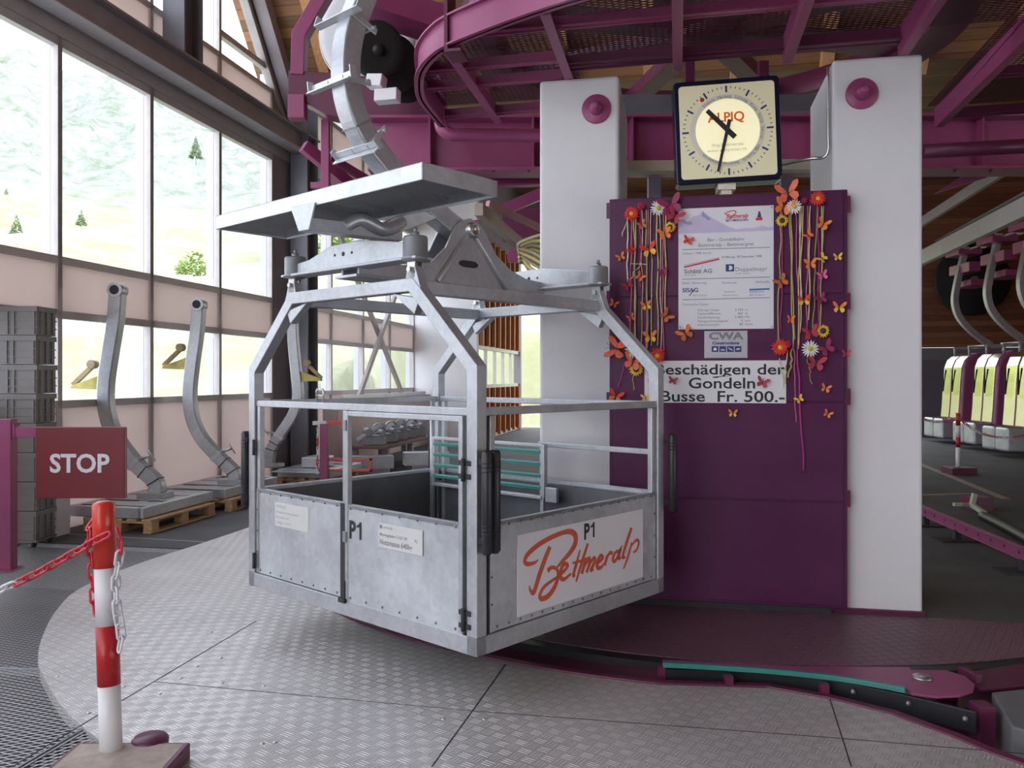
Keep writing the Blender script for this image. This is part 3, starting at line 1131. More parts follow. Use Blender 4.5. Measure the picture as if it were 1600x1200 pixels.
# latch loop on the hand rail and bolts
b = MB()
q = g_on(500, 618, 'x', 0.03)
for dy in (-.035, .035):
    b.tube([q + V((0, dy, -.045)), q + V((0, dy, .025)), q + V((0, dy * .8, .035))], 0.006, 8)
b.tube([q + V((0, -.03, .035)), q + V((0, .03, .035))], 0.006, 8)
b.tube([q + V((0, -.035, .0)), q + V((0, .035, .0))], 0.005, 8)
gp(b, 'latch_loop', M['zinc_bolt'], 0)


def sheet(name, axis, v0, u0, u1, z0, z1, out, rivets, m=None, parent=None):
    """sheet panel with a folded top lip and rivet heads, outward direction out (+-1)"""
    b = MB()
    t = 0.012
    def P(u, z, d):
        return V((v0 + d * out, u, z)) if axis == 'x' else V((u, v0 + d * out, z))
    ax = V((0, 1, 0)) if axis == 'x' else V((1, 0, 0))
    nn_ = V((out, 0, 0)) if axis == 'x' else V((0, out, 0))
    c = P((u0 + u1) / 2, (z0 + z1) / 2, -t / 2)
    b.box(c, (u1 - u0, t, z1 - z0), ax, nn_, Z)
    b.box(P((u0 + u1) / 2, z1 - .012, -0.02), (u1 - u0, 0.04, 0.02), ax, nn_, Z)
    b.cur = 1
    nr = max(2, int((u1 - u0) / rivets))
    for k in range(nr):
        u = u0 + .05 + (u1 - u0 - .1) * k / (nr - 1)
        for z in (z1 - .02, z0 + .02):
            b.lathe(P(u, z, -0.001), nn_, [(0.008, 0), (0.007, 0.004), (0.003, 0.006), (0, 0.006)], 8)
    for z in [z0 + (z1 - z0) * k / 4 for k in (1, 2, 3)]:
        for u in (u0 + .012, u1 - .012):
            b.lathe(P(u, z, -0.001), nn_, [(0.007, 0), (0.006, 0.004), (0.003, 0.005), (0, 0.005)], 8)
    o = b.build(name, [m or M['galv_light'], M['rivet']], parent or gond)
    return o


DY = 1.062                        # door edge on the outer face
PT, PB = 0.635, 0.095
sheet('side_panel', 'x', 0.012, DY + .03, L1 - T - .005, PB, PT, -1, 0.11)
sheet('side_panel', 'y', 0.012, T + .035, L2 - T - .01, PB, PT, -1, 0.085)
sheet('side_panel', 'y', L1 - 0.012, T, L2 - T, PB, PT, 1, 0.11)
sheet('side_panel', 'x', L2 - 0.012, T, L1 - T, PB, PT, 1, 0.11)
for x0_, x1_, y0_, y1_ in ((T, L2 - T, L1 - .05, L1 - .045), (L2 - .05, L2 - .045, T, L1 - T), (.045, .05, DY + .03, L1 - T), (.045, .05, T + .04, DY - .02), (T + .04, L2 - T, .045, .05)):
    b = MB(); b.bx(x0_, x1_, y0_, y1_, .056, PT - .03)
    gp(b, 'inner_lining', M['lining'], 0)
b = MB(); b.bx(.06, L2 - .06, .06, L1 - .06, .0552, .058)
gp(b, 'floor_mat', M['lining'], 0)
# dark inner linings are the back of the same sheets; narrow dark strips in the gaps beside the posts
b = MB()
b.bx(T, T + .028, 0.02, 0.05, PB, HB - .2); b.bx(T, T + 0.035, 0.02, 0.03, PB - .004, PT)
gp(b, 'gap_strip', M['dark_seam'], 0)
b = MB(); b.bx(-.002, 0.006, DY - .010, DY + .030, PB, PT)  # black strip stands in for the shadow in the door gap
gp(b, 'door_gap_shadow', M['dark_seam'], 0)
# upright stiles
for nm, p in (('stile', (0.03, DY + .012)), ('stile', (T + .055, 0.03)), ('stile', (L2 - T - .03, 0.03))):
    b = MB(); b.bx(p[0] - .018, p[0] + .018, p[1] - .016, p[1] + .016, 0.09, RH - .02)
    gp(b, nm)
for p in ((0.03, L1 - T - .03), (L2 - .05, L1 - T - .05)):
    b = MB(); b.bx(p[0] - .018, p[0] + .018, p[1] - .016, p[1] + .016, 0.09, RH - .02)
    gp(b, 'stile')
b = MB(); b.tube([(L2 - .16, L1 - .10, 0.06), (L2 - .16, L1 - .10, 1.17)], 0.02, 12)
gp(b, 'stanchion', None, 0)
# door on the outer face
dr = sheet('door', 'x', 0.0, T + .028, DY - .012, PB - .005, PT - .002, -1, 0.13)
b = MB()
for y in (T + .04, DY - .028):
    b.bx(-.004, 0.028, y - .014, y + .014, PB, RH - .022)
b.bx(-.002, 0.026, T + .04, DY - .03, RH - .05, RH - .022)
gp(b, 'door_frame', None, 0.003, dr)
for z in (0.17, 0.90):
    b = MB()
    b.cyl((-0.012, T + .012, z - .055), (-0.012, T + .012, z + .055), 0.011, 12)
    b.bx(-.006, 0.0, T - .03, T + .05, z - .045, z - .02); b.bx(-.006, 0.0, T - .03, T + .05, z + .02, z + .045)
    gp(b, 'hinge', M['dark_seam'], 0, dr)
b = MB()
b.bx(-.012, 0.0, DY - .02, DY + .012, 0.09, 0.2)
b.bx(-.02, 0.0, DY - .03, DY + .03, 0.075, 0.10)
gp(b, 'door_bolt', M['dark_seam'], 0.002, dr)
for z in (1.08, 0.45):
    b = MB(); b.bx(-.014, -0.002, DY - .035, DY - .005, z - .03, z + .03)
    gp(b, 'door_catch', M['galv_dark'], 0.002, dr)
# hinges on the far left post
for z in (0.17, 0.90):
    b = MB(); b.cyl((-0.006, L1 - T - .004, z - .05), (-0.006, L1 - T - .004, z + .05), 0.01, 10)
    gp(b, 'hinge', M['dark_seam'], 0)

# lettering, plates and decals on the outer face
TA = lambda y, z, d=0.0: matrix_frame((d, y, z), (0, -1, 0), (1, 0, 0), (0, 0, 1))
def plate(name, corners_px, axis, val, m, t=0.004, label=None, parent=None):
    p = [g_on(x, y, axis, val) for x, y in corners_px]
    u = [(q.y if axis == 'x' else q.x) for q in p]
    z = [q.z for q in p]
    u0, u1, z0, z1 = min(u), max(u), (z[2] + z[3]) / 2, (z[0] + z[1]) / 2
    b = MB()
    if axis == 'x':
        b.bx(val - t, val, u0, u1, z0, z1)
    else:
        b.bx(u0, u1, val - t, val, z0, z1)
    o = gp(b, name, m, 0.001, parent, label)
    return o, u0, u1, z0, z1
AF = -0.0025
def p_one(h):
    """upright sans P and a figure 1 with its flag, cap height h"""
    tm = text_mb([('P', 0, 0, h / .7, 'LEFT', 0.004, 0.82)])
    x0 = max(v.x for v in tm.v) + h * .10
    s_ = h * .17
    k0 = len(tm.v)
    pts = [(x0 + h * .26, 0), (x0 + h * .26 + s_, 0), (x0 + h * .26 + s_, h), (x0 + h * .26 + s_ * .2, h), (x0 + h * .20, h * .86), (x0, h * .78), (x0, h * .66), (x0 + h * .26, h * .70)]
    tm.add([V((x, 0, z)) for x, z in pts], [(0, 1, 2, 3, 4, 7), (4, 5, 6, 7)])
    return tm
p1 = g_on(545, 840, 'x', AF)
tm = placed(p_one(0.098), TA(p1.y, p1.z, AF))
gp(tm, 'lettering', M['black'], 0, dr, 'black P1 lettering on the door')
o, u0, u1, z0, z1 = plate('load_plate', [(592, 815), (661, 830), (661, 868), (592, 855)], 'x', AF, M['cream'], 0.004, 'cream load plate with a payload figure', dr)
o.data.materials[0] = mat('pale_plate', (0.60, 0.60, 0.59), 0.5, 0, 0.04, 10)
sz = (z1 - z0)
tm = text_mb([('Nutzmasse 640kg', 0.012, 0.018, 0.040, 'LEFT', 0.0008, 0.93), ('Montagebahn T-GO 09', 0.012, sz * .48, 0.024, 'LEFT', 0.0003), ('P2', (u1 - u0) * .83, sz * .46, 0.024, 'LEFT', 0.0003), ('ermeralp', 0.045, sz * .80, 0.020, 'LEFT', 0)])
tm.bx(0.012, 0.034, -0.0005, 0, sz * .78, sz * .92)
placed(tm, TA(u1, z0, AF - 0.0046))
gp(tm, 'lettering', M['grey_text'], 0, o, 'dark lettering reading Nutzmasse 640kg')
o, u0, u1, z0, z1 = plate('notice_sticker', [(430, 785), (482, 793), (482, 830), (430, 823)], 'x', 0.012 - .0005, mat('pale_sticker', (0.62, 0.62, 0.61), 0.5, 0, 0.03, 10), 0.0015, 'pale notice sticker on the left sheet')
sz = z1 - z0
tm = text_mb([('Achtung!', 0.014, sz * .80, 0.030, 'LEFT', 0), ('Material nur bei stehender', 0.014, sz * .56, 0.023, 'LEFT', 0), ('Bahn laden und', 0.014, sz * .34, 0.023, 'LEFT', 0), ('Ladegut sichern', 0.014, sz * .12, 0.026, 'LEFT', 0)])
placed(tm, TA(u1, z0, 0.012 - .0025))
gp(tm, 'lettering', M['light_text'], 0, o)
# logo board on the right-hand face
BF = 0.0115
o, u0, u1, z0, z1 = plate('logo_board', [(808, 833), (1004, 798), (1004, 905), (808, 960)], 'y', BF, M['white_sign'], 0.003, 'white board with a hand written orange place name')
BF -= 0.0035
def zg(zx, zy):
    return g_on(790 + zx * 270 / 1600, 780 + zy * 200 / 1185, 'y', BF)
STR = [([(305, 560), (265, 590), (205, 600), (178, 575), (205, 510), (300, 425), (420, 355), (530, 310), (600, 300), (645, 335), (645, 410), (600, 490), (530, 570), (478, 628)], [10, 26, 34, 36, 40, 40, 38, 36, 44, 52, 52, 44, 34, 20]),
       ([(412, 440), (370, 540), (320, 680), (270, 840), (250, 868), (225, 835), (220, 800)], [40, 46, 46, 44, 34, 22, 12]),
       ([(388, 662), (430, 632), (475, 650), (485, 720), (455, 810), (400, 890), (340, 922), (316, 895), (350, 820), (420, 760), (490, 715), (550, 660)], [40, 30, 28, 34, 44, 44, 40, 34, 30, 26, 24, 22]),
       ([(500, 690), (545, 660), (575, 615), (548, 598), (515, 645), (505, 715), (540, 742), (605, 690)], [22, 22, 24, 26, 30, 30, 26, 16]),
       ([(690, 470), (655, 600), (628, 700), (645, 705)], [14, 28, 28, 16]),
       ([(762, 410), (710, 570), (652, 765)], [22, 30, 16]),
       ([(618, 592), (700, 570), (785, 535)], [14, 20, 14]),
       ([(738, 560), (706, 692)], [24, 30]), ([(720, 640), (770, 555), (778, 590), (748, 680)], [14, 26, 28, 26]),
       ([(760, 630), (815, 545), (824, 580), (790, 655), (815, 650)], [14, 26, 28, 26, 14]),
       ([(850, 600), (898, 545), (880, 522), (852, 575), (850, 630), (885, 630), (925, 575)], [18, 24, 26, 30, 30, 24, 14]),
       ([(945, 515), (915, 612)], [26, 30]), ([(930, 565), (962, 498), (990, 502)], [14, 24, 26]),
       ([(1048, 478), (1012, 498), (992, 555), (1010, 575), (1042, 520), (1062, 465), (1045, 545), (1070, 540)], [24, 24, 26, 24, 22, 26, 26, 14]),
       ([(1165, 265), (1120, 400), (1085, 530), (1108, 535)], [28, 30, 26, 14]),
       ([(1168, 400), (1130, 540), (1090, 645)], [20, 24, 16]), ([(1155, 440), (1210, 378), (1232, 402), (1212, 470), (1182, 492)], [12, 20, 20, 16, 10])]
tm = MB()
for k, (pp, ww) in enumerate(STR):
    P = [zg(*p) for p in pp]
    n_ = 6
    P2 = catmull(P, n_)
    w2 = []
    for i in range(len(ww) - 1):
        w2 += [(ww[i] + (ww[i + 1] - ww[i]) * j / n_) * 0.00072 for j in range(n_)]
    w2.append(ww[-1] * 0.00072)
    if k > 2:
        w2 = [x * 1.22 for x in w2]
    tm.sweep([p + V((0, -0.00007 * k, 0)) for p in P2], w2, 0.0004, V((0, 1, 0)))
gp(tm, 'lettering', M['logo_red'], 0, o, 'orange red brush lettering reading Bettmeralp')
q = g_on(912, 843, 'y', BF)
tm = placed(p_one(0.086), matrix_frame((q.x, BF - .0015, q.z), (1, 0, 0), (0, 1, 0), (0, 0, 1)))
gp(tm, 'lettering', M['black'], 0, o, 'black P1 lettering on the logo board')

# rubber bumpers on the end faces
for (x, y) in ((0.02, -0.05), (0.075, -0.05), (L2 + .012, -0.055), (0.0, L1 + .04), (L2 - .03, L1 + .05)):
    b = MB()
    b.tube([(x, y, 0.50), (x, y, 0.515), (x, y, 0.985), (x, y, 1.0)], [0.018, 0.028, 0.028, 0.020], 14)
    for z in (0.6, .62, .64, 0.90, .92, .94):
        b.tube([(x, y, z - .004), (x, y, z), (x, y, z + .004)], [0.028, 0.0305, 0.028], 14)
    b.bx(x - .012, x + .012, min(y, 0 if y < 1 else L1), max(y, 0 if y < 1 else L1), 0.93, 0.96)
    b.bx(x - .012, x + .012, min(y, 0 if y < 1 else L1), max(y, 0 if y < 1 else L1), 0.55, 0.58)
    gp(b, 'bumper', M['rubber'], 0)

# folded slatted bench at the rear
BX = 1.52
be = MB()
ya, yb = 0.86, 1.97
for y in (ya, 1.42, yb):
    be.bx(BX - .02, BX + .02, y - .02, y + .02, 0.52, 0.89)
be.bx(BX - .02, BX + .02, ya, yb, 0.87, 0.895); be.bx(BX - .03, BX + .02, ya, yb, 0.515, 0.54)
be.bx(BX, L2 - .02, ya - .02, ya + .02, 0.52, 0.545); be.bx(BX, L2 - .02, yb - .02, yb + .02, 0.52, 0.545)
be.bx(BX - .01, BX + .02, ya - .12, ya - .02, 0.50, 0.60)
be.bx(BX - .015, BX + .015, ya - .01, ya + .02, 0.055, 0.52)
bo = gp(be, 'bench_frame')
for k in range(4):
    b = MB()
    z = 0.595 + k * 0.082
    b.box(V((BX, (ya + yb) / 2, z)), (yb - ya - .03, 0.05, 0.014), (0, 1, 0), V((-0.9, 0, 0.25)).normalized())
    b.bx(BX - .022, BX - .006, ya + .01, yb - .01, z - .016, z + .012)
    gp(b, 'slat', M['teal'], 0.002, bo)

# suspension yoke: isolators, two cross beams, central beam with pivot
for x in (T / 2, L2 - T / 2):
    for y in (0.487, 1.602):
        b = MB()
        b.cyl((x, y, HT + .02), (x, y, 1.97), 0.016, 12)
        b.bx(x - .03, x - .02, y - .03, y + .03, HT, 1.96); b.bx(x + .02, x + .03, y - .03, y + .03, HT, 1.96)
        b.cyl((x - .05, y, HT + .045), (x + .05, y, HT + .045), 0.014, 12)
        o = gp(b, 'clevis', M['zinc_bolt'], 0)
        b = MB()
        b.lathe((x, y, 1.955), Z, [(0.04, 0.0), (0.072, 0.012), (0.074, 0.02), (0.066, 0.026), (0.066, 0.125), (0.06, 0.135), (0.0, 0.135)], 28)
        b.cyl((x, y, 2.08), (x, y, 2.112), 0.022, 6)
        b.cyl((x, y, 2.11), (x, y, 2.135), 0.011, 10)
        b.cyl((x + .035, y + .03, 2.085), (x + .035, y + .03, 2.10), 0.011, 6)
        gp(b, 'rubber_isolator', M['galv_dark'], 0)
    b = MB()
    prof = [(0.52, 1.975), (1.57, 1.975), (1.57, 2.04), (1.42, 2.055), (1.2, 2.115), (0.95, 2.12), (0.75, 2.095), (0.52, 2.06)]
    b.prism(prof, (x, 0, 0), (0, 1, 0), (0, 0, 1), 0.05)
    b.bx(x - .06, x + .06, 0.42, 1.67, 1.965, 1.98)
    o = gp(b, 'cross_beam')
    b = MB()
    for y, r_ in ((1.16, 0.008), (1.08, 0.013), (1.0, 0.008)):
        b.cyl((x - .027, y, 2.055), (x + .027, y, 2.055), r_, 12)
    gp(b, 'hole', M['dark_seam'], 0, o)
pvx, pvz = 0.915, 2.294
yc = 1.045
b = MB()
prof = [(0.03, 1.93), (L2 - .03, 1.93), (L2 - .03, 2.02), (1.46, 2.03), (1.30, 2.075), (1.16, 2.16), (1.05, 2.30), (0.99, 2.35), (0.915, 2.372), (0.84, 2.35), (0.78, 2.30), (0.70, 2.16), (0.58, 2.06), (0.42, 2.02), (0.03, 2.0)]
for y in (yc - .075, yc + .075):
    b.prism(prof, (0, y, 0), (1, 0, 0), (0, 0, 1), 0.018)
b.bx(0.0, L2, yc - .1, yc + .1, 1.915, 1.933)
for sx, zz in ((0.62, 1.94), (1.25, 1.94)):
    b.tube([(pvx + (sx - pvx) * .12, yc - .085, pvz - .04), (sx, yc - .085, zz)], 0.022, 10)
mbm = gp(b, 'pivot_beam')
b = MB()
b.lathe((pvx, yc + .10, pvz), (0, -1, 0), [(0.05, 0), (0.05, 0.21), (0.045, 0.215), (0.045, 0.225), (0.03, 0.225), (0.028, 0.215), (0.0, 0.215)], 24)
gp(b, 'pivot_pin', M['zinc_bolt'], 0, mbm)
b = MB()
b.prism([(0.055 * math.cos(a) + (0.03 if math.cos(a) > 0 else -.03), 0.022 * math.sin(a)) for a in [2 * PI * k / 20 for k in range(20)]], (0.895, yc - .086, 2.075), (1, 0, 0), (0, 0, 1), 0.004)
gp(b, 'slot', M['dark_seam'], 0, mbm)

# hanger arm: bent box tube from the pivot up past the frame
def hz(z): return z - GN.z
path = [(0.93, hz(2.53)), (0.80, hz(2.575)), (0.60, hz(2.67)), (0.42, hz(2.78)), (0.27, hz(2.89)), (0.10, hz(3.02)), (-0.03, hz(3.17)), (-0.10, hz(3.34)), (-0.08, hz(3.52)), (-0.02, hz(3.70)), (0.07, hz(3.90)), (0.2, hz(4.15)), (0.34, hz(4.4)), (0.42, hz(4.55))]
def bow(z):
    k_ = ((2.7, 0), (2.85, -.035), (3.0, -.005), (3.15, .05), (3.32, .095), (9, .11))
    for (a, u), (c, w_) in zip(k_, k_[1:]):
        if a <= z + GN.z <= c:
            return u + (w_ - u) * (z + GN.z - a) / (c - a) if c < 9 else .10
    return 0
cp = catmull([V((x + bow(z), yc, z)) for x, z in path], 5)
b = MB()
b.sweep(cp, 0.125, 0.125, V((0, 1, 0)))
ha = gp(b, 'hanger_arm', None, 0.012)
# clamped joint lines
b = MB()
for f_ in (0.24, 0.415):
    i = int(f_ * (len(cp) - 1))
    d_ = (cp[i + 1] - cp[i]).normalized()
    n_ = d_.cross(V((0, 1, 0)))
    b = MB()
    b.box(cp[i], (0.012, 0.131, 0.131), d_, V((0, 1, 0)), n_)
    gp(b, 'weld_collar', M['galv_dark'], 0.002, ha)
for zz, ln in ((3.62, 0.0), (3.27, 0.0), (2.97, 0.0)):
    i = min(range(len(cp)), key=lambda k: abs(cp[k].z - hz(zz)))
    d_ = (cp[min(i + 1, len(cp) - 1)] - cp[i - 1]).normalized()
    n_ = V((0, 1, 0)).cross(d_).normalized()
    if n_.x > 0:
        n_ = -n_
    c = cp[i] + n_ * 0.07
    b = MB()
    b.box(c + V((0, .03, 0)), (0.012, 0.40, 0.05), n_, V((0, 1, 0)))
    b.box(c + n_ * .02 + V((0, .03, -.022)), (0.045, 0.40, 0.008), n_, V((0, 1, 0)))
    for sy in (-1, 1):
        b.box(c + n_ * .012 + V((0, .03 + sy * .2, 0.012)), (0.04, 0.008, 0.07), n_, V((0, 1, 0)))
        b.box(c - n_ * .09 + V((0, sy * .07, 0)), (0.20, 0.010, 0.035), n_, V((0, 1, 0)))
    b.cyl(c - n_ * .155 + V((0, -.1, 0)), c - n_ * .155 + V((0, .1, 0)), 0.012, 10)
    gp(b, 'climbing_rung', M['galv_light'], 0.002, ha)
# carriage head gripping the rope, above the picture
b = MB()
b.bx(0.32, 0.56, yc - .35, yc + .35, hz(4.52), hz(4.68))
for sy in (-.3, .3):
    b.cyl((0.28, yc + sy, hz(4.72)), (0.6, yc + sy, hz(4.72)), 0.07, 18)
gp(b, 'rope_grip', M['magenta'], 0.01, ha)
# service step around the hanger: channel frame with expanded metal
sa0, sa1, sb0, sb1 = 0.074, 1.995, -0.281, 0.227
zb, zt = hz(2.517), hz(2.60)
b = MB()
b.bx(sb0, sb0 + .012, sa0, sa1, zb, zt); b.bx(sb1 - .012, sb1, sa0, sa1, zb, zt)
b.bx(sb0, sb1, sa0, sa0 + .012, zb, zt); b.bx(sb0, sb1, sa1 - .012, sa1, zb, zt)
b.bx(sb0, sb0 + .05, sa0, sa1, zt - .008, zt); b.bx(sb1 - .05, sb1, sa0, sa1, zt - .008, zt)
st = gp(b, 'service_step', M['galv_light'], 0.003)
b = MB()
b.quad((sb0, sa0, zb + .012), (sb1, sa0, zb + .012), (sb1, sa1, zb + .012), (sb0, sa1, zb + .012))
gp(b, 'step_mesh', M['grate_zinc'], 0, st)
b = MB()
for y in (0.45, yc - .14, yc + .14, 1.6):
    b.bx(sb0 + .01, sb1 - .01, y - .02, y + .02, zb + .014, zb + .05)
b.bx(sb0 + .01, sb1 + .01, sa0 + .02, sa1 - .02, zt - .02, zt - .012)
gp(b, 'step_bearer', M['galv_dark'], 0.002, st)
b = MB()
vq = [g_on(x, y, 'x', sb0 - .003) for x, y in ((455, 324), (494, 316), (484, 359), (468, 362))]
b.prism([(q.y, q.z) for q in vq], (sb0 - .004, 0, 0), (0, 1, 0), (0, 0, 1), 0.012)
yv = sum(q.y for q in vq) / 4
zl = min(q.z for q in vq)
b.bar((sb0, yv, zl + .035), (0.35, yv - .02, zl + .05), 0.10, 0.07)
b.bar((0.22, yv + .08, zl + .05), (0.62, yv - .02, hz(2.62)), 0.05, 0.09)
b.tube(catmull([(-.05, yv - .03, zl + .05), (.05, yv - .06, zl + .10), (.2, yv - .08, zl + .06), (.36, yv - .05, zl + .13)], 4), 0.04, 10)
gp(b, 'step_bracket', M['galv'], 0.004, st)
# ================================================================ OVERHEAD STEELWORK
MG, MD = M['magenta'], M['magenta_dark']
DZ0, DZ1 = 3.75, 3.95
deck = thing('maintenance_deck', 'magenta steel service deck with mesh floor and rounded end above the pillars', 'deck', rc(0, 5.9, DZ0), math.atan2(R.y, R.x))
DO = deck.location.copy()
RZ_ = math.atan2(R.y, R.x)
def dl(r, c, z):                   # building coords -> deck local
    return V((r - 0.0, c - 5.9, z - DZ0))
edge = [(3.6, 4.25), (2.4, 4.27), (1.2, 4.36), (0.2, 4.52), (-0.4, 4.65), (-0.84, 4.83), (-1.386, 5.146), (-1.6, 5.33), (-1.78, 5.6), (-1.89, 5.9), (-1.95, 6.16), (-1.97, 6.45), (-1.98, 6.86)]
ep = catmull([dl(r, c, (DZ0 + DZ1) / 2) for r, c in edge], 4)
b = MB()
b.sweep(ep, 0.014, 0.2, Z)
b.sweep([p + V((0, 0, -0.094)) for p in ep], 0.07, 0.012, Z)
b.sweep([p + V((0, 0, 0.094)) for p in ep], 0.07, 0.012, Z)
b.build('edge_channel', MG, deck)
for r, c0, c1 in ((-1.52, 5.25, 6.86), (-0.80, 4.82, 5.93), (-0.03, 4.58, 5.93), (0.706, 4.45, 5.93), (1.447, 4.36, 5.93), (2.17, 4.3, 7.7), (2.9, 4.27, 7.7), (3.62, 4.3, 7.7)):
    b = MB()
    h_ = 0.17
    b.prism([(c0 - 5.9, 0.2), (c0 - 5.9, 0.0), (c1 - 5.9, 0.0), (c1 - 5.9 + .02, 0.06), (c1 - 5.9 + .02, 0.17), (c0 - 5.9, 0.17)], dl(r, 5.9, DZ0), (0, 1, 0), (0, 0, 1), 0.016)
    b.bar(dl(r + .03, c0 + .04, DZ0 + .006), dl(r + .03, c1, DZ0 + .006), 0.055, 0.012)
    b.build('joist', MG, deck, 0.003)
for r0, r1, c in ((-1.98, 2.95, 5.22), (-0.80, -0.03, 5.86), (-1.82, -0.8, 5.80), (-1.9, -0.85, 6.15), (-1.96, -0.7, 6.83), (0.0, 1.43, 5.86), (2.17, 3.5, 5.95), (2.17, 3.6, 6.7), (2.17, 3.6, 7.65), (-0.8, 1.45, 5.93)):
    if c == 5.22:
        r0 = -1.3
    b = MB()
    b.bar(dl(r0, c, DZ0 + .10), dl(r1, c, DZ0 + .12), 0.012, 0.09)
    b.bar(dl(r0, c - .02, DZ0 + .075), dl(r1, c - .02, DZ0 + .075), 0.05, 0.012)
    b.build('cross_member', MD if r0 >= -0.81 else MG, deck, 0.003)  # middle and right members darker: shade put into their paint colour
poly = [dl(r, c, DZ0 + .185) for r, c in edge] + [dl(-0.75, 6.86, DZ0 + .185), dl(-0.75, 5.95, DZ0 + .185), dl(1.6, 5.95, DZ0 + .185), dl(2.1, 5.95, DZ0 + .185), dl(2.1, 7.7, DZ0 + .185), dl(3.6, 7.7, DZ0 + .185)]
b = MB()
b.add(poly, [tuple(range(len(poly)))])
b.build('mesh_floor', M['grate_deck'], deck)
# main girder
g = thing('steel_girder', 'deep magenta steel girder crossing behind both pillars and the clock', 'girder', (0, 8.05, 3.6))
b = MB()
b.bar((-1.38, 0.04, 0.25), (6.2, -.05, 0.25), 0.02, 0.5)
b.build('web', MG, g)
for z, w_ in ((0.0, 0.34), (0.5, 0.34)):
    b = MB(); b.bar((-1.38, 0.04, z), (6.2, -.05, z), w_, 0.03)
    b.build('flange', MG, g, 0.004)
for x in (-0.79, 0.2, 1.15, 2.95, 3.6, 4.5):
    b = MB(); b.bx(x - .01, x + .01, -0.15, 0.14, 0.0, 0.5)
    b.build('stiffener', MG, g)
b = MB()
for k in range(22):
    x = -1.2 + k * 0.34
    b.cyl((x, -0.12, -0.03), (x, -0.12, -0.015), 0.014, 6)
b.build('flange_bolts', MD, g)['kind'] = 'stuff'
pp = catmull([V((-0.63, 7.3, 4.3)), V((-0.63, 7.3, 4.0)), V((-0.63, 7.3, 3.86)), V((-0.61, 7.3, 3.79)), V((-0.54, 7.3, 3.745)), V((-0.42, 7.3, 3.74)), V((0.2, 7.32, 3.74)), V((0.32, 7.32, 3.74))], 5)
b = MB(); b.tube(pp, 0.058, 16)
tag(b.build('bent_pipe', MG), 'magenta pipe bending from vertical to horizontal beside the left pillar', 'pipe')
b = MB(); b.tube([at(1443, 237, 7.6), at(1640, 226, 7.3)], 0.065, 16)
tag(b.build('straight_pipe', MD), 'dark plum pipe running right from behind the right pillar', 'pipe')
b = MB()
b.channel(at(735, 288, 8.7), at(850, 284, 8.7), 0.1, 0.10, 0.02)
tag(b.build('lower_beam', MG), 'short magenta beam just under the girder left of the left pillar', 'beam')

# left end frame of the drive machinery
e = thing('conveyor_gantry', 'magenta machinery frame with angled head behind the gondola hanger arm', 'frame', at(490, 160, 8.1))
eo = e.location.copy()
def el(px, py, Y):
    return at(px, py, Y) - eo
b = MB()
b.sweep([el(520, -30, 8.1), el(469, 58, 8.1), el(467, 120, 8.1)], 0.13, 0.16, V((0, 1, 0)))
b.build('angled_post', MG, e, 0.006)
b = MB()
pl_ = [(455, 116), (522, 120), (600, 128), (690, 150), (690, 186), (585, 186), (530, 188), (512, 184), (482, 166), (455, 153)]
pq_ = [el(x, y, 8.15) for x, y in pl_]
b.prism([(p.x, p.z) for p in pq_], (0, pq_[0].y, 0), (1, 0, 0), (0, 0, 1), 0.22)
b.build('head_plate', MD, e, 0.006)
b = MB(); b.bar(el(465, 150, 8.05), el(465, 187, 8.05), 0.16, 0.13, V((0, 1, 0)))
b.build('bracket', MG, e, 0.006)
b = MB(); b.bar(el(509, 188, 8.42), el(509, 330, 8.42), 0.08, 0.08, V((0, 1, 0)))
b.build('hanging_post', MG, e, 0.004)
b = MB(); b.bar(el(474, 228, 8.6), el(560, 300, 9.0), 0.10, 0.12)
b.build('diagonal_strut', MG, e, 0.004)
b = MB(); b.bar(el(515, 246, 8.6), el(600, 296, 9.2), 0.06, 0.08)
b.build('diagonal_strut', MG, e, 0.004)
b = MB(); b.bar(el(486, 290, 8.5), el(516, 290, 8.5), 0.06, 0.06)
b.build('foot_plate', MG, e)
# pale guard disc and the row of tyres
gd = thing('wheel_guard', 'pale pink round wheel guard half hidden behind the hanger arm', 'guard', at(572, 50, 9.0))
b = MB(); b.lathe((0, 0, 0), V((-.2, -1, -.1)), [(0.0, 0.02), (0.46, 0.02), (0.545, 0.0), (0.56, -0.06), (0.56, -0.2), (0.48, -0.2)], 40)
b.build('shield', M['fin'], gd)
b = MB(); b.lathe((0, 0, 0), V((-.2, -1, -.1)), [(0.56, -0.22), (0.575, -0.2), (0.575, -0.05), (0.562, -0.04), (0.56, -0.22)], 40)
b.build('rim', M['cream'], gd)
for k, (px, py, Y, rr, lb) in enumerate(((588, 78, 6.95, 0.23, 'black conveyor tyre nearest the hanger arm, topmost of three'), (610, 100, 7.25, 0.25, 'black conveyor tyre in the middle of the three by the hanger arm'), (632, 118, 7.55, 0.24, 'black conveyor tyre farthest from the hanger arm, lowest of three'))):
    t_ = thing('rubber_roller', lb, 'tyre', at(px, py, Y), 0, 'conveyor tyres above the gondola')
    ax = V((.42, -.85, -.3)).normalized()
    b = MB(); b.lathe((0, 0, 0), ax, [(0.12, -.06), (rr - .03, -.075), (rr, -.05), (rr, .05), (rr - .03, .075), (0.12, .06)], 32)
    b.build('tread', M['tyre'], t_)
    b = MB(); b.lathe((0, 0, 0), ax, [(0.0, -.03), (0.12, -.05), (0.125, 0), (0.12, .05), (0.05, .05), (0.05, .09), (0.0, .09)], 20)
    b.build('hub', M['rubber'], t_)
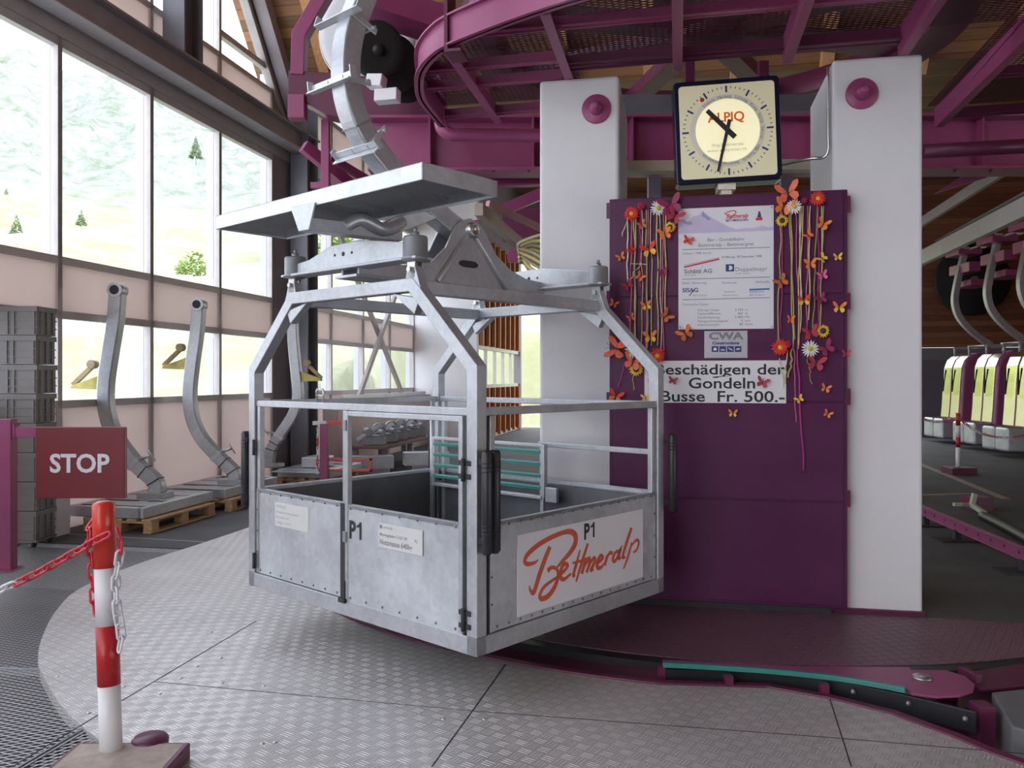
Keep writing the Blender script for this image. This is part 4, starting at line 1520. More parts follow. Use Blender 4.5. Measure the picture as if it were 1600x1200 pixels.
for k, (p0, p1, lb) in enumerate((((576, 128), (600, 128), 'white block below the conveyor tyres, the upper of two'), ((588, 152), (623, 149), 'white block below the conveyor tyres, the lower of two'))):
    b = MB(); b.bar(at(p0[0], p0[1], 6.75), at(p1[0], p1[1], 6.7), 0.1, 0.10, V((0.35, 0, 1)).normalized())
    tag(b.build('white_block', M['white_sign'], None, 0.006), lb, 'block', 'white blocks below the conveyor tyres')
b = MB(); b.bar(at(548, -6, 6.9), at(694, 42, 7.3), 0.34, 0.22)
tag(b.build('upper_beam', MG, None, 0.006), 'magenta box beam above the tyres at the top of the picture', 'beam')
b = MB(); b.bx(-.012, .012, -.1, .1, -.36, .3); b.bx(-.012, .10, -.1, .1, -.37, -.35)
o = b.build('hanging_bracket', MD, deck, 0.002, loc=Matrix.Rotation(-RZ_, 3, 'Z') @ (at(703, 2, 5.45) - DO))
b = MB(); b.sweep(catmull([at(588, 30, 7.9), at(600, 60, 7.9), at(640, 100, 7.9), at(680, 125, 7.9)], 5), 0.05, 0.12, V((0, 1, 0)))
tag(b.build('curved_guide', MD), 'plum curved guide rail between the tyres and the deck edge', 'rail')

# guide rails running out along the line
b = MB()
p = at(748, 327, 9.2); b.bar(p, p + W * 13.5, 0.10, 0.14)
tag(b.build('line_rail', mat('beige_rail', (0.52, 0.42, 0.36), 0.5, 0, 0.08, 3), None, 0.004), 'beige rail running out over the slatted wall left of the left pillar', 'rail')
b = MB()
p = at(762, 318, 9.6); b.bar(p, at(848, 358, 10.2), 0.07, 0.07)
tag(b.build('line_brace', mat('rose_rail', (0.50, 0.30, 0.30), 0.5, 0, 0.08, 3)), 'rose coloured brace descending towards the left pillar', 'brace')
b = MB()
b.bar(at(786, 328, 10.4), at(850, 301, 10.4), 0.08, 0.14)
tag(b.build('line_brace', MG), 'magenta brace rising towards the left pillar above the cables', 'brace')
b = MB(); b.bar(at(740, 345, 9.3), at(740, 383, 9.3), 0.14, 0.10, V((0, 1, 0)))
tag(b.build('rail_bracket', MG, None, 0.004), 'magenta bracket under the beige rail beside the yoke', 'bracket')
b = MB(); b.bar(at(801, 390, 11.6), at(801, 410, 11.6), 0.14, 0.10, V((0, 1, 0)))
tag(b.build('rail_bracket', MG, None, 0.004), 'magenta bracket at the far end of the beige rail by the cables', 'bracket')
b = MB(); b.bar(at(785, 352, 12.2), at(850, 352, 12.2), 0.3, 0.45)
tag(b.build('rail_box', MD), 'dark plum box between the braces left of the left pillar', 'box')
for k in range(5):
    b = MB()
    y0 = 372 + k * 6
    b.tube(catmull([at(850, y0 - 6 + k * 4, 9.0 + k * .12), at(830, y0, 9.1 + k * .12), at(812, y0 + 8 + k, 9.2 + k * .12), at(812 + k * 2, y0 + 16, 9.25 + k * .12), at(832, y0 + 22 + k * 3, 9.2 + k * .12), at(852, y0 + 34 + k * 2, 9.1 + k * .12)], 5), 0.022, 8)
    tag(b.build('cable', mat('yellow_cable', (0.62, 0.52, 0.20), 0.5, 0, 0.1, 8) if k % 2 else mat('olive_cable', (0.38, 0.34, 0.20), 0.5, 0, 0.1, 8)), ['olive cable, topmost of the bundle left of the left pillar', 'yellow cable, second from the top of the bundle', 'olive cable in the middle of the bundle left of the pillar', 'yellow cable, second from the bottom of the bundle', 'olive cable, lowest of the bundle left of the left pillar'][k], 'cable', 'cables bundled beside the left pillar')

# things between the pillars behind the clock
b = MB(); b.bar(at(960, 262, 7.0), at(1310, 259, 7.0), 0.12, 0.09)
tag(b.build('cable_tray', M['cream'], None, 0.004), 'cream cable tray crossing behind the clock between the pillars', 'tray')
b = MB(); b.bar(at(960, 163, 8.6), at(1310, 163, 8.6), 0.1, 0.17)
tag(b.build('grey_beam', M['steel_grey']), 'slate grey beam above the dark girder behind the clock', 'beam')
for px, lb in ((1077, 'plum post above the left half of the clock'), (1192, 'plum post above the right half of the clock')):
    b = MB(); b.bar(at(px, 97, 8.3), at(px, 190, 8.3), 0.09, 0.09, V((0, 1, 0)))
    tag(b.build('steel_post', MD), lb, 'post')
for px, w_, lb in ((1022, 0.14, 'dark post under the cable tray left of the clock'), (1228, 0.14, 'dark post under the cable tray right of the clock')):
    b = MB(); b.bar(at(px, 268, 9.4), at(px, 420, 9.4), w_, 0.1, V((0, 1, 0)))
    tag(b.build('dark_post', M['steel_grey']), lb, 'post')
b = MB()
xa = rc(r_at(1299, PF) - .012, PF + .05, 0)
xa.z = 0
za = lambda py: CZ + (CY - py) / F * xa.y
b.tube(catmull([xa + Z * 3.75, xa + Z * 3.3, xa + Z * (za(235)), xa + Z * za(243) + V((-.03, 0.02, -.01)), xa + V((-.12, 0.06, za(245))), xa + V((-.35, .3, za(247)))], 5), 0.012, 8)
tag(b.build('conduit', M['zinc_bolt']), 'thin metal conduit down the inner edge of the right pillar', 'conduit')

# anchor discs on the pillars
for px, py, lb in ((932, 171, 'magenta anchor disc with nut on the left pillar'), (1346, 147, 'magenta anchor disc with nut on the right pillar')):
    p = on(px, py, rc(0, PF), W)
    t_ = thing('anchor_disc', lb, 'anchor', p, math.atan2(R.y, R.x), 'anchor discs on the pillars')
    b = MB(); b.lathe((0, 0, 0), (0, -1, 0), [(0.105, 0), (0.105, 0.018), (0.10, 0.022), (0, 0.022)], 36)
    b.build('washer', MG, t_)
    b = MB(); b.lathe((0, 0, 0), (0, -1, 0), [(0.052, 0.022), (0.05, 0.035), (0.042, 0.05), (0.042, 0.075), (0.026, 0.08), (0.026, 0.115), (0.02, 0.12), (0, 0.12)], 12)
    b.build('nut', MG, t_)

# ================================================================ CABINET AND SIGNS
CB = 5.88
RZ = math.atan2(R.y, R.x)
CO = rc(r_at(952, CB), CB, 0)
CWD = r_at(1325, CB) - r_at(952, CB)
def cb(px, py, d=0.0):
    """pixel -> cabinet local (x along, y = -d in front of its face, z)"""
    p = on(px, py, CO - W * d, W) - CO
    return V((p.dot(R), -d, p.z))
CT = cb(1325, 295).z
cab = thing('cover_cabinet', 'tall violet sheet steel cabinet standing between the white pillars under the clock', 'cabinet', CO, RZ)
seams = [0.06, cb(1140, 780).z, cb(1140, 628).z, cb(1140, 462).z, CT - .012]
b = MB(); b.bx(0.0, CWD, 0.012, 0.10, 0.045, CT)
b.build('body', M['violet'], cab, 0.006)
for k in range(4):
    b = MB(); b.bx(0.03, CWD - .03, 0.0, 0.014, seams[k] + .006, seams[k + 1] - .006)
    b.build('front_panel', M['violet'], cab, 0.003)
b = MB()
for px0, py in ((-.022, 328), (-.022, 466), (-.022, 625)):
    z = cb(955, py).z; b.bx(px0, 0.02, 0.02, 0.035, z - .055, z + .055)
for py in (318, 470, 620, 780):
    z = cb(1323, py).z; b.bx(CWD - .02, CWD + .02, 0.02, 0.035, z - .055, z + .055)
b.build('fixing_tabs', M['magenta_dark'], cab)
b = MB(); b.bx(0.1, CWD - .1, 0.03, 0.10, 0.0, 0.046)
b.build('plinth', M['dark_seam'], cab)

def cabtext(items, d):
    """items: (string, px, py baseline, cap px, align, weight, sx[, width px])"""
    mb = MB()
    for it in items:
        s_, px, py, cap, al, wg, sx = it
        q = cb(px, py, d)
        k = (cb(px, py, d) - cb(px, py - cap, d)).length
        tm = text_mb([(s_, 0, 0, k / 0.70, al, wg, sx)])
        n0 = len(mb.v)
        for v in tm.v:
            mb.v.append(v + q)
        for f_, sm in zip(tm.f, tm.sm):
            mb.f.append([i + n0 for i in f_]); mb.sm.append(sm); mb.mi.append(0)
    return mb

def sign(name, px0, py0, px1, py1, label, cat, m, d=0.006):
    a, c = cb(px0, py1, d), cb(px1, py0, d)
    root = thing(name, label, cat, CO, RZ)
    b = MB(); b.bx(a.x, c.x, -d, -0.0005, a.z, c.z)
    b.build('board', m, root, 0.001)
    return root, a, c

si, a, c = sign('information_board', 1060, 320.5, 1209, 515, 'white information board with technical data of the gondola lift', 'sign', M['white_sign'])
D = 0.0066
b = cabtext([('8er - Gondelbahn', 1134, 376.5, 5.2, 'CENTER', 0.0002, 1.05), ('Bettmeralp - Bettmergrat', 1134, 384.5, 5.2, 'CENTER', 0.0002, 1.1),
             ('Eröffnung: 18.Dezember 1988', 1128, 403.3, 3.2, 'LEFT', 0.0003, 1.08), ('Schätti AG', 1069, 427.2, 6.2, 'LEFT', 0.0011, 1.1), ('Doppelmayr', 1148.5, 424, 6.4, 'LEFT', 0.0, 1.05)], D)
b.build('lettering', M['grey_text'], si)
b = cabtext([('Gebaut 1988 durch:', 1066, 397.8, 3.4, 'LEFT', 0, 1.15), ('Elektr. Steuerung', 1065.5, 444, 3.4, 'LEFT', 0, 1.1), ('Förderseil', 1128, 443.5, 3.4, 'LEFT', 0, 1.1), ('Hydraulik', 1180, 442, 3.4, 'LEFT', 0, 1.1),
             ('Technische Daten:', 1066, 477.5, 3.4, 'LEFT', 0, 1.1), ('8752 Näfels', 1070, 431, 2.2, 'LEFT', 0, 1.1), ('A-6961 Wolfurt', 1149, 428.7, 2.2, 'LEFT', 0, 1.1)]
            + [(t, 1090, y, 3.5, 'LEFT', 0, 1.12) for t, y in (('Schräge Länge:', 486.3), ('Höhendifferenz:', 492), ('Förderleistung:', 497.8), ('Fahrgeschwindigkeit:', 503.6), ('Kabinenanzahl:', 509.2))]
            + [(t, 1161, y, 3.5, 'RIGHT', 0.0002, 1.1) for t, y in (('2 324', 485.5), ('462', 491.2), ('2 400', 497), ('5', 502.8), ('89', 508.4))]
            + [(t, 1164, y, 3.5, 'LEFT', 0, 1.1) for t, y in (('m', 485.3), ('m', 491), ('P/h', 496.8), ('m/s', 502.6), ('Stück', 508.2))]
            + [('Drahtseile', 1132, 457, 2.4, 'LEFT', 0, 1.1), ('8590 Romanshorn', 1128.5, 462.5, 2.2, 'LEFT', 0, 1.0), ('REXROTH', 1171, 457.5, 2.8, 'LEFT', 0.0002, 1.2), ('8863 Buttikon', 1171, 462, 2.4, 'LEFT', 0, 1.1), ('6467 Schattdorf', 1082, 462.8, 2.2, 'LEFT', 0, 1.1)], D)
b.build('small_lettering', M['grey_text'], si)
b = MB()
for y0 in (389, 435.3, 467.5):
    b.bar(cb(1066, y0 + 1, D), cb(1203, y0 - 3.5 + 1, D), 0.0008, 0.0045)
b.build('rules', M['grey_text'], si)
b = cabtext([('SISAG', 1066, 456.6, 6.4, 'LEFT', 0.0008, 1.05)], D)
b.bar(cb(1077, 462, D), cb(1085, 452, D), 0.0008, 0.006)
b.build('blue_lettering', M['navy'], si)
b = MB(); b.bar(cb(1171, 452.6, D), cb(1202.5, 451.4, D), 0.0008, 0.012)
b.build('blue_bar', M['blue'], si)
b = MB(); b.bar(cb(1069, 417.5, D), cb(1124, 404.7, D), 0.0009, 0.011)
b.build('red_stripe', M['red_print'], si)
b = MB(); b.bar(cb(1097.5, 419, D), cb(1097.5, 413, D), 0.0008, 0.008, V((0, -1, 0))); b.bar(cb(1070, 414.5, D), cb(1123, 402.6, D), 0.0008, 0.002)
p = cb(1140.5, 418.5, D); b.bx(p.x - .028, p.x + .028, -D - .0004, -D, p.z - .025, p.z + .025)
b.build('navy_mark', M['navy'], si)
b = MB(); p = cb(1140.5, 418.5, D + .0008)
b.prism([(p.x - .006, p.z - .016), (p.x + .004, p.z - .016), (p.x + .016, p.z - .008), (p.x + .016, p.z + .008), (p.x + .004, p.z + .016), (p.x - .006, p.z + .016)], (0, -D - .0008, 0), (1, 0, 0), (0, 0, 1), 0.0004)
b.lathe(cb(1139, 451, D) , (0, -1, 0), [(0.008, 0), (0.008, .0006), (0.005, .0006)], 16)
b.build('white_mark', M['white_sign'], si)
def pxprism(pts, d, m, name, par, t=0.0006):
    q = [cb(x, y, d) for x, y in pts]
    b = MB(); b.prism([(p.x, p.z) for p in q], (0, -d, 0), (1, 0, 0), (0, 0, 1), t)
    return b.build(name, m, par)
pxprism([(1060.5, 365.5), (1060.5, 345), (1068, 342), (1075, 346), (1084, 338), (1092, 336), (1098, 329.5), (1104, 335), (1113, 341), (1124, 347), (1138, 354), (1152, 358.5), (1165, 356), (1178, 356.5), (1190, 352.5), (1200, 355), (1208.5, 353.5), (1208.5, 360)], D, M['lilac'], 'mountain_print', si)
pxprism([(1098, 329.8), (1103, 336), (1111, 342), (1107, 345), (1101, 340), (1096, 338)], D + .0004, M['lilac_dark'], 'mountain_shade', si)
pxprism([(1066, 343), (1072, 347), (1080, 346), (1083, 350), (1075, 352), (1068, 348)], D + .0004, M['lilac_dark'], 'mountain_shade', si)
b = cabtext([('Bettmeralp', 1134.5, 341, 6.4, 'LEFT', 0.0010, 0.80)], D)
for v in b.v:
    v.x += (v.z - cb(1134.5, 341, D).z) * 0.35
q0 = [cb(x, y, D + .0003) for x, y in ((1137, 336), (1133, 334), (1137, 331.5), (1146, 329), (1150, 332), (1145, 337), (1140, 342))]
b.sweep(catmull(q0, 4), 0.006, 0.0005, V((0, 1, 0)))
b.build('red_lettering', M['red_print'], si, None)
b = cabtext([('BETTMERHORN', 1134, 346.4, 3.6, 'LEFT', 0.0006, 0.93)], D)
b.build('navy_lettering', M['navy'], si)
pxprism([(1183, 340), (1185.5, 330), (1187.5, 330), (1190, 340)], D, M['navy'], 'mast_mark', si)
pxprism([(1181, 340.5), (1191.5, 340), (1191.5, 344), (1181, 344.5)], D, M['red_print'], 'cabin_mark', si)
b = MB()
for px, py in ((1063, 327), (1205, 323.5), (1063, 511), (1206, 510.5)):
    b.lathe(cb(px, py, D), (0, -1, 0), [(0.007, 0), (0.006, .003), (0, .004)], 10)
b.build('screws', M['zinc_bolt'], si)

sc_, a, c = sign('maker_plate', 1100.5, 516.5, 1168, 559.5, 'small grey metal maker plate between the two white signs', 'sign', mat('brushed_plate', (0.50, 0.50, 0.54), 0.4, 0.3, 0.05, 8))
b = cabtext([('CWA', 1134, 530, 10.5, 'CENTER', 0.003, 1.42)], D)
b.build('large_lettering', M['grey_text'], sc_)
b = cabtext([('Constructions', 1134, 538, 4.4, 'CENTER', 0.0012, 1.12)], D)
for k in range(4):
    x0 = 1112 + k * 12
    p, q = cb(x0, 550, D), cb(x0 + 10.5, 540.8, D)
    b.bx(p.x, q.x, -D - .0004, -D, p.z, q.z)
b.build('lettering', M['navy'], sc_)
b = cabtext([('SWITZERLAND', 1134, 557.5, 2.6, 'CENTER', 0, 1.5)], D)
b.build('faint_lettering', M['light_text'], sc_)
b = MB()
p = cb(1117, 545.5, D + .0006)
for k, sh in enumerate(([(-.012, -.010), (.012, -.010), (.010, .008), (0, .012), (-.010, .008)], [(-.014, -.01), (.014, -.01), (.014, -.002), (-.014, -.002)], [(-.014, .012), (-.014, .004), (.014, -.012), (.014, -.004)], [(-.014, 0), (-.004, .006), (.014, .006), (.014, -.002), (-.014, -.006)])):
    q = cb(1117.3 + k * 12, 545.5, D + .0006)
    b.prism([(q.x + x * .9, q.z + z * .9) for x, z in sh], (0, -D - .0006, 0), (1, 0, 0), (0, 0, 1), 0.0004)
b.build('white_symbols', M['white_sign'], sc_)

sb_, a, c = sign('warning_sign', 1007, 563, 1228.5, 629, 'long white sign warning of a fine for damaging gondolas', 'sign', M['white_sign'])
b = cabtext([('Beschädigen der', 1023, 585, 15.8, 'LEFT', 0.0016, 1.0), ('Gondeln', 1075, 606.5, 16.5, 'LEFT', 0.0016, 1.0), ('Busse  Fr. 500.-', 1031, 627, 16.5, 'LEFT', 0.0016, 1.0)], D)
# fit each line to its measured width in the photograph's lettering
def fit(mb, z_lo, z_hi, x0, x1):
    ii = [i for i, v in enumerate(mb.v) if z_lo <= v.z < z_hi]
    lo, hi = min(mb.v[i].x for i in ii), max(mb.v[i].x for i in ii)
    for i in ii:
        mb.v[i].x = x0 + (mb.v[i].x - lo) / (hi - lo) * (x1 - x0)
zz = [cb(1120, y, D).z for y in (610.5, 588.5)]
b2 = MB()
fit(b, zz[1], 9, cb(1024, 580, D).x, cb(1227, 580, D).x)
fit(b, zz[0], zz[1], cb(1076, 600, D).x, cb(1180, 600, D).x)
fit(b, 0, zz[0], cb(1033, 620, D).x, cb(1226, 620, D).x)
b.build('lettering', M['black'], sb_)

# clock
CLY = 5.72
clk = thing('station_clock', 'square lit station clock with a dark blue case hanging between the pillars', 'clock', at(1136, 205.5, CLY), RZ * 0.6)
def kl(px, py):
    k = CLY / F
    return ((px - 1136) * k, (205.5 - py) * k)
def frot(x, z, a=0.036):
    return (x * math.cos(a) - z * math.sin(a), x * math.sin(a) + z * math.cos(a))
def rrect(h, r, n=6):
    out = []
    for cx_, cy_, a0 in ((h - r, h - r, 0), (-h + r, h - r, 90), (-h + r, -h + r, 180), (h - r, -h + r, 270)):
        out += [(cx_ + r * math.cos(math.radians(a0 + 90 * k / n)), cy_ + r * math.sin(math.radians(a0 + 90 * k / n))) for k in range(n + 1)]
    return [frot(x, z) for x, z in out]
CX_, CY_, CZ_ = V((1, 0, 0)), V((0, 0, 1)), 0
HC = 0.357
b = MB()
b.prism(rrect(HC, 0.03), (0, 0.06, 0), CX_, CY_, 0.17)
cs = b.build('case', mat('midnight_blue', (0.008, 0.010, 0.030), 0.25, 0, 0.05, 4), clk, 0.01)
m_face = mat('lit_dial', (0.68, 0.65, 0.46), 0.4, 0, 0, emit=(1.0, 0.90, 0.50), es=0.12)
m_disc = mat('lit_dial_centre', (0.72, 0.70, 0.54), 0.4, 0, 0, emit=(1.0, 0.91, 0.50), es=0.5)
m_ring = mat('lit_dial_ring', (0.62, 0.60, 0.50), 0.4, 0, 0, emit=(1.0, 0.92, 0.70), es=0.08)
def kp(poly, y, m, name, t=0.002, par=None):
    b = MB(); b.prism(poly, (0, y, 0), CX_, CY_, t)
    return b.build(name, m, par or clk)
kp(rrect(0.322, 0.024), -0.026, m_face, 'dial', 0.004)
cpoly = lambda r: [(r * math.cos(2 * PI * k / 64), r * math.sin(2 * PI * k / 64)) for k in range(64)]
kp(cpoly(0.252), -0.029, m_ring, 'dial_ring')
kp(cpoly(0.216), -0.031, m_disc, 'dial_centre')
m_mark = M['navy']
b = MB()
for k in range(60):
    a = 2 * PI * k / 60
    big = k % 5 == 0
    r0_, r1_, w_ = (0.262, 0.307, 0.013) if big else (0.288, 0.303, 0.005)
    d_ = V((math.sin(a + -.036), 0, math.cos(a - .036)))
    b.bar(d_ * r0_ + V((0, -.029, 0)), d_ * r1_ + V((0, -.029, 0)), w_, 0.002, V((0, -1, 0)))
b.build('minute_marks', m_mark, clk)['kind'] = 'stuff'
b = MB()
x, z = kl(1097, 157)
b.lathe((x, -.029, z), (0, -1, 0), [(0.015, 0), (0.015, .002), (0, .002)], 20)
b.build('red_dot', M['red_print'], clk)
def hand(px0, py0, px1, py1, w0, w1, y, name):
    a_, b_ = V((*kl(px0, py0),)), V((*kl(px1, py1),))
    a_, b_ = V((a_.x, y, a_.y)), V((b_.x, y, b_.y))
    mb = MB()
    d_ = (b_ - a_).normalized(); s_ = d_.cross(V((0, 1, 0)))
    pts = [a_ - s_ * w0 / 2, a_ + s_ * w0 / 2, b_ + s_ * w1 / 2, b_ - s_ * w1 / 2]
    mb.prism([(p.x, p.z) for p in pts], (0, y, 0), CX_, CY_, 0.004)
    mb.build(name, M['black'], clk)
hand(1147, 217, 1104.5, 174.5, 0.036, 0.030, -0.040, 'hour_hand')
hand(1138.5, 190, 1121, 270.5, 0.026, 0.017, -0.048, 'minute_hand')
b = MB(); b.cyl((0, -.03, 0), (0, -.055, 0), 0.014, 16); b.build('hand_pin', M['black'], clk)
def ktext(items, m, name):
    mb = MB()
    for s_, px, py, cap, al, wg, sx in items:
        x, z = kl(px, py)
        tm = text_mb([(s_, 0, 0, cap * CLY / F / .7, al, wg, sx)])
        n0 = len(mb.v)
        for v in tm.v:
            xx, zz_ = frot(v.x, v.z)
            mb.v.append(V((x + xx, -0.0335, z + zz_)))
        for f_ in tm.f:
            mb.f.append([i + n0 for i in f_]); mb.sm.append(False); mb.mi.append(0)
    return mb.build(name, m, clk)
ktext([('ALPIQ', 1134, 192, 14.5, 'CENTER', 0.002, 0.98)], mat('orange_print', (0.75, 0.13, 0.01), 0.5, 0, 0, emit=(1, .12, 0), es=0.12), 'orange_lettering')
ktext([('Brig-Bettmeralp', 1136, 230, 4.6, 'CENTER', 0, 1.15), ('www.alpiq-intec.ch', 1135, 238, 4.6, 'CENTER', 0, 1.2)], M['light_text'], 'grey_lettering')
# lettering round the ring
mb = MB()
def ringtext(s_, a0, a1):
    n_ = len(s_)
    for i, ch in enumerate(s_):
        if ch == ' ':
            continue
        a = math.radians(a0 + (a1 - a0) * (i + .5) / n_)
        tm = text_mb([(ch, 0, 0, 0.031, 'CENTER', 0)])
        n0 = len(mb.v)
        for v in tm.v:
            u, w_ = v.x, v.z + 0.224
            mb.v.append(V((w_ * math.sin(a) + u * math.cos(a), -0.0335, w_ * math.cos(a) - u * math.sin(a))))
        for f_ in tm.f:
            mb.f.append([k + n0 for k in f_]); mb.sm.append(False); mb.mi.append(0)
ringtext('Elektro  Heizung  Lüftung  Klima  Kälte  Sanitär', -45, 108)
ringtext('MSR-Technik  Security  Automation', 118, 226)
mb.build('ring_lettering', M['grey_text'], clk)
# bracket under the clock
b = MB()
b.bx(-.06, .06, -0.0, .16, -0.40, -0.355); b.bx(-.035, .035, .02, .14, -0.43, -0.39)
b.bx(-.02, .02, .12, .40, -0.42, -0.38)
b.build('bracket', M['cream'], clk, 0.003)
b = MB()
for sx in (-.27, .27):
    b.bar((sx, .12, .30), (sx, .5, .42), 0.04, 0.04)
b.build('mount_arm', M['steel_grey'], clk)

# ---------------------------------------------------------------- paper flowers and butterflies
PM = {}
for nm, c_ in (('white_petal', (0.80, 0.80, 0.78)), ('red_petal', (0.70, 0.03, 0.02)), ('crimson_petal', (0.42, 0.02, 0.05)), ('orange_petal', (0.82, 0.20, 0.03)), ('yellow_petal', (0.80, 0.52, 0.05)), ('rust_petal', (0.55, 0.14, 0.04)), ('pink_petal', (0.72, 0.12, 0.30)), ('plum_petal', (0.30, 0.02, 0.09)), ('coral_petal', (0.80, 0.16, 0.08)),
               ('straw_strand', (0.62, 0.52, 0.20)), ('olive_strand', (0.36, 0.36, 0.12)), ('pink_strand', (0.70, 0.16, 0.32)), ('magenta_strand', (0.52, 0.02, 0.25)), ('cream_strand', (0.70, 0.62, 0.45)), ('yellow_centre', (0.62, 0.45, 0.03)), ('brown_centre', (0.06, 0.03, 0.015))):
    PM[nm] = mat(nm, c_, 0.6, 0, 0.18, 30)


def flower(root, px, py, rpx, kind, d=0.05):
    k = (cb(px, py, d) - cb(px + 1, py, d)).length
    r_ = rpx * k
    o_ = cb(px, py, d)
    petal, centre, n_, wd = {'daisy': ('white_petal', 'yellow_centre', 17, 0.17), 'gerbera': ('red_petal', 'yellow_centre', 15, 0.24), 'sunflower': ('yellow_petal', 'brown_centre', 16, 0.22), 'aster': ('crimson_petal', 'plum', 14, 0.26)}[kind]
    b = MB()
    rnd = random.Random(int(px * 7 + py))
    for lay in range(2 if kind != 'daisy' else 1):
        for j in range(n_):
            a = 2 * PI * (j + lay * .5) / n_ + rnd.uniform(-.06, .06)
            L_ = r_ * (1 - lay * .22) * rnd.uniform(.9, 1.05)
            dv = V((math.cos(a), -0.10 - lay * .25, math.sin(a)))
            sd = V((-math.sin(a), 0, math.cos(a))) * r_ * wd * .55
            p0 = o_ + dv * r_ * .2
            pm_ = o_ + dv * L_ * .7
            tp = o_ + dv * L_ + V((0, .006, 0))
            b.add([p0 - sd * .5, p0 + sd * .5, pm_ + sd, pm_ - sd, tp, pm_ + V((0, -.003, 0))], [(0, 1, 5), (1, 2, 5), (2, 4, 5), (4, 3, 5), (3, 0, 5)])
    f_ = b.build({'daisy': 'daisy', 'gerbera': 'gerbera', 'sunflower': 'sunflower', 'aster': 'aster'}[kind], PM[petal], root)
    b = MB(); b.ball(o_ + V((0, -.008, 0)), r_ * (.42 if kind == 'sunflower' else .28), 6, (1, .55, 1))
    b.build('flower_centre', PM.get(centre, PM['brown_centre']) if centre != 'plum' else PM['plum_petal'], f_)
    return f_


def bfly_mb(o_, s_, tilt, fold, kindw=0):
    """four wings and body; o_ local position, s_ half span"""
    b = MB()
    X_ = V((math.cos(tilt), 0, math.sin(tilt)))
    Y_ = V((-math.sin(tilt), 0, math.cos(tilt)))
    Nn = V((0, -1, 0))
    up = [(0.04, 0.05), (0.25, 0.42), (0.62, 0.80), (0.95, 0.84), (1.0, 0.62), (0.82, 0.30), (0.5, 0.06)]
    lw = [(0.04, 0.0), (0.5, 0.04), (0.74, -0.14), (0.76, -0.44), (0.5, -0.68), (0.28, -0.55), (0.1, -0.2)]
    for sg in (-1, 1):
        fx = X_ * sg * math.cos(fold) + Nn * math.sin(fold)
        for sh in (up, lw):
            pts = [o_ + fx * x * s_ + Y_ * y * s_ for x, y in sh]
            th = Nn * 0.0012
            n_ = len(pts)
            b.add(pts + [p + th for p in pts], [tuple(range(n_)), tuple(range(2 * n_ - 1, n_ - 1, -1))] + [(i, (i + 1) % n_, n_ + (i + 1) % n_, n_ + i) for i in range(n_)])
    return b, X_, Y_


def butterfly(root, px, py, spx, col, tilt=0.0, fold=0.5, d=0.045, label=None, cat=None, spot=None):
    k = (cb(px, py, d) - cb(px + 1, py, d)).length
    o_ = cb(px, py, d)
    s_ = spx * k
    b, X_, Y_ = bfly_mb(o_, s_, tilt, fold)
    if spot:
        n_half = len(b.mi) // 2
        for i in range(len(b.mi)):
            if (i // 9) % 2 == 1:
                b.mi[i] = 1
    top = root is None
    mats = [PM[col], PM[spot or col]]
    if top:
        root = thing('paper_butterfly', label, 'butterfly', CO, RZ, 'loose paper butterflies on the cabinet')
        wg = b.build('wings', mats, root)
    else:
        wg = b.build('butterfly', mats, root)
    b = MB()
    b.tube([o_ + Y_ * -.45 * s_ + V((0, -.003, 0)), o_ + V((0, -.004, 0)), o_ + Y_ * .5 * s_ + V((0, -.003, 0))], [s_ * .03, s_ * .08, s_ * .05], 6)
    for sg in (-1, 1):
        b.tube([o_ + Y_ * .5 * s_, o_ + Y_ * .9 * s_ + X_ * sg * .25 * s_ + V((0, -.01, 0))], s_ * .015, 4)
    b.build('insect_body', PM['brown_centre'], root if top else wg)
    return root


def strand(root, pts, col, r_=0.0035, d=0.03, wob=1.5, seed=0):
    rnd = random.Random(seed)
    P = []
    n_ = 8
    for i in range(n_ + 1):
        t = i / n_
        x = pts[0][0] + (pts[1][0] - pts[0][0]) * t + rnd.uniform(-wob, wob) * (0 < t)
        y = pts[0][1] + (pts[1][1] - pts[0][1]) * t
        P.append(cb(x, y, d + rnd.uniform(-.008, .008)))
    b = MB(); b.tube(catmull(P, 3), r_, 6)
    b.build('raffia_strand', PM[col], root)


gl = thing('flower_garland', 'hanging garland of raffia, paper flowers and butterflies left of the information board', 'garland', CO, RZ, 'garlands on the violet cabinet')
cols = ['cream_strand', 'pink_strand', 'straw_strand', 'olive_strand', 'magenta_strand', 'straw_strand', 'olive_strand', 'pink_strand', 'cream_strand', 'straw_strand']
for k, (x, x2, y1) in enumerate(((981, 980, 440), (987, 985, 520), (991, 992, 532), (994, 991, 545), (1001, 1000, 450), (1003, 1003, 540), (1010, 1012, 545), (1013, 1010, 560), (1017, 1019, 540), (1027, 1028, 540), (1031, 1033, 550), (1036, 1036, 548), (1040, 1040, 500))):
    strand(gl, ((x, 328), (x2, y1)), cols[k % 10], 0.0032 if k % 3 else 0.005, 0.025 + .004 * (k % 4), 1.3, k)
strand(gl, ((984, 326), (972, 370)), 'cream_strand', 0.003, 0.03, 2, 91)
strand(gl, ((975, 570), (966, 606)), 'magenta_strand', 0.003, 0.03, 1, 92)
strand(gl, ((993, 580), (988, 610)), 'olive_strand', 0.003, 0.03, 3, 93)
strand(gl, ((1012, 560), (1016, 615)), 'pink_strand', 0.004, 0.03, 2, 94)
strand(gl, ((1000, 410), (985, 440)), 'cream_strand', 0.0025, 0.04, 3, 95)
strand(gl, ((985, 412), (1010, 413)), 'cream_strand', 0.0025, 0.04, 1, 96)
flower(gl, 987, 334, 13, 'gerbera'); flower(gl, 1029, 325, 14, 'daisy'); flower(gl, 1047, 355, 10, 'sunflower', .04)
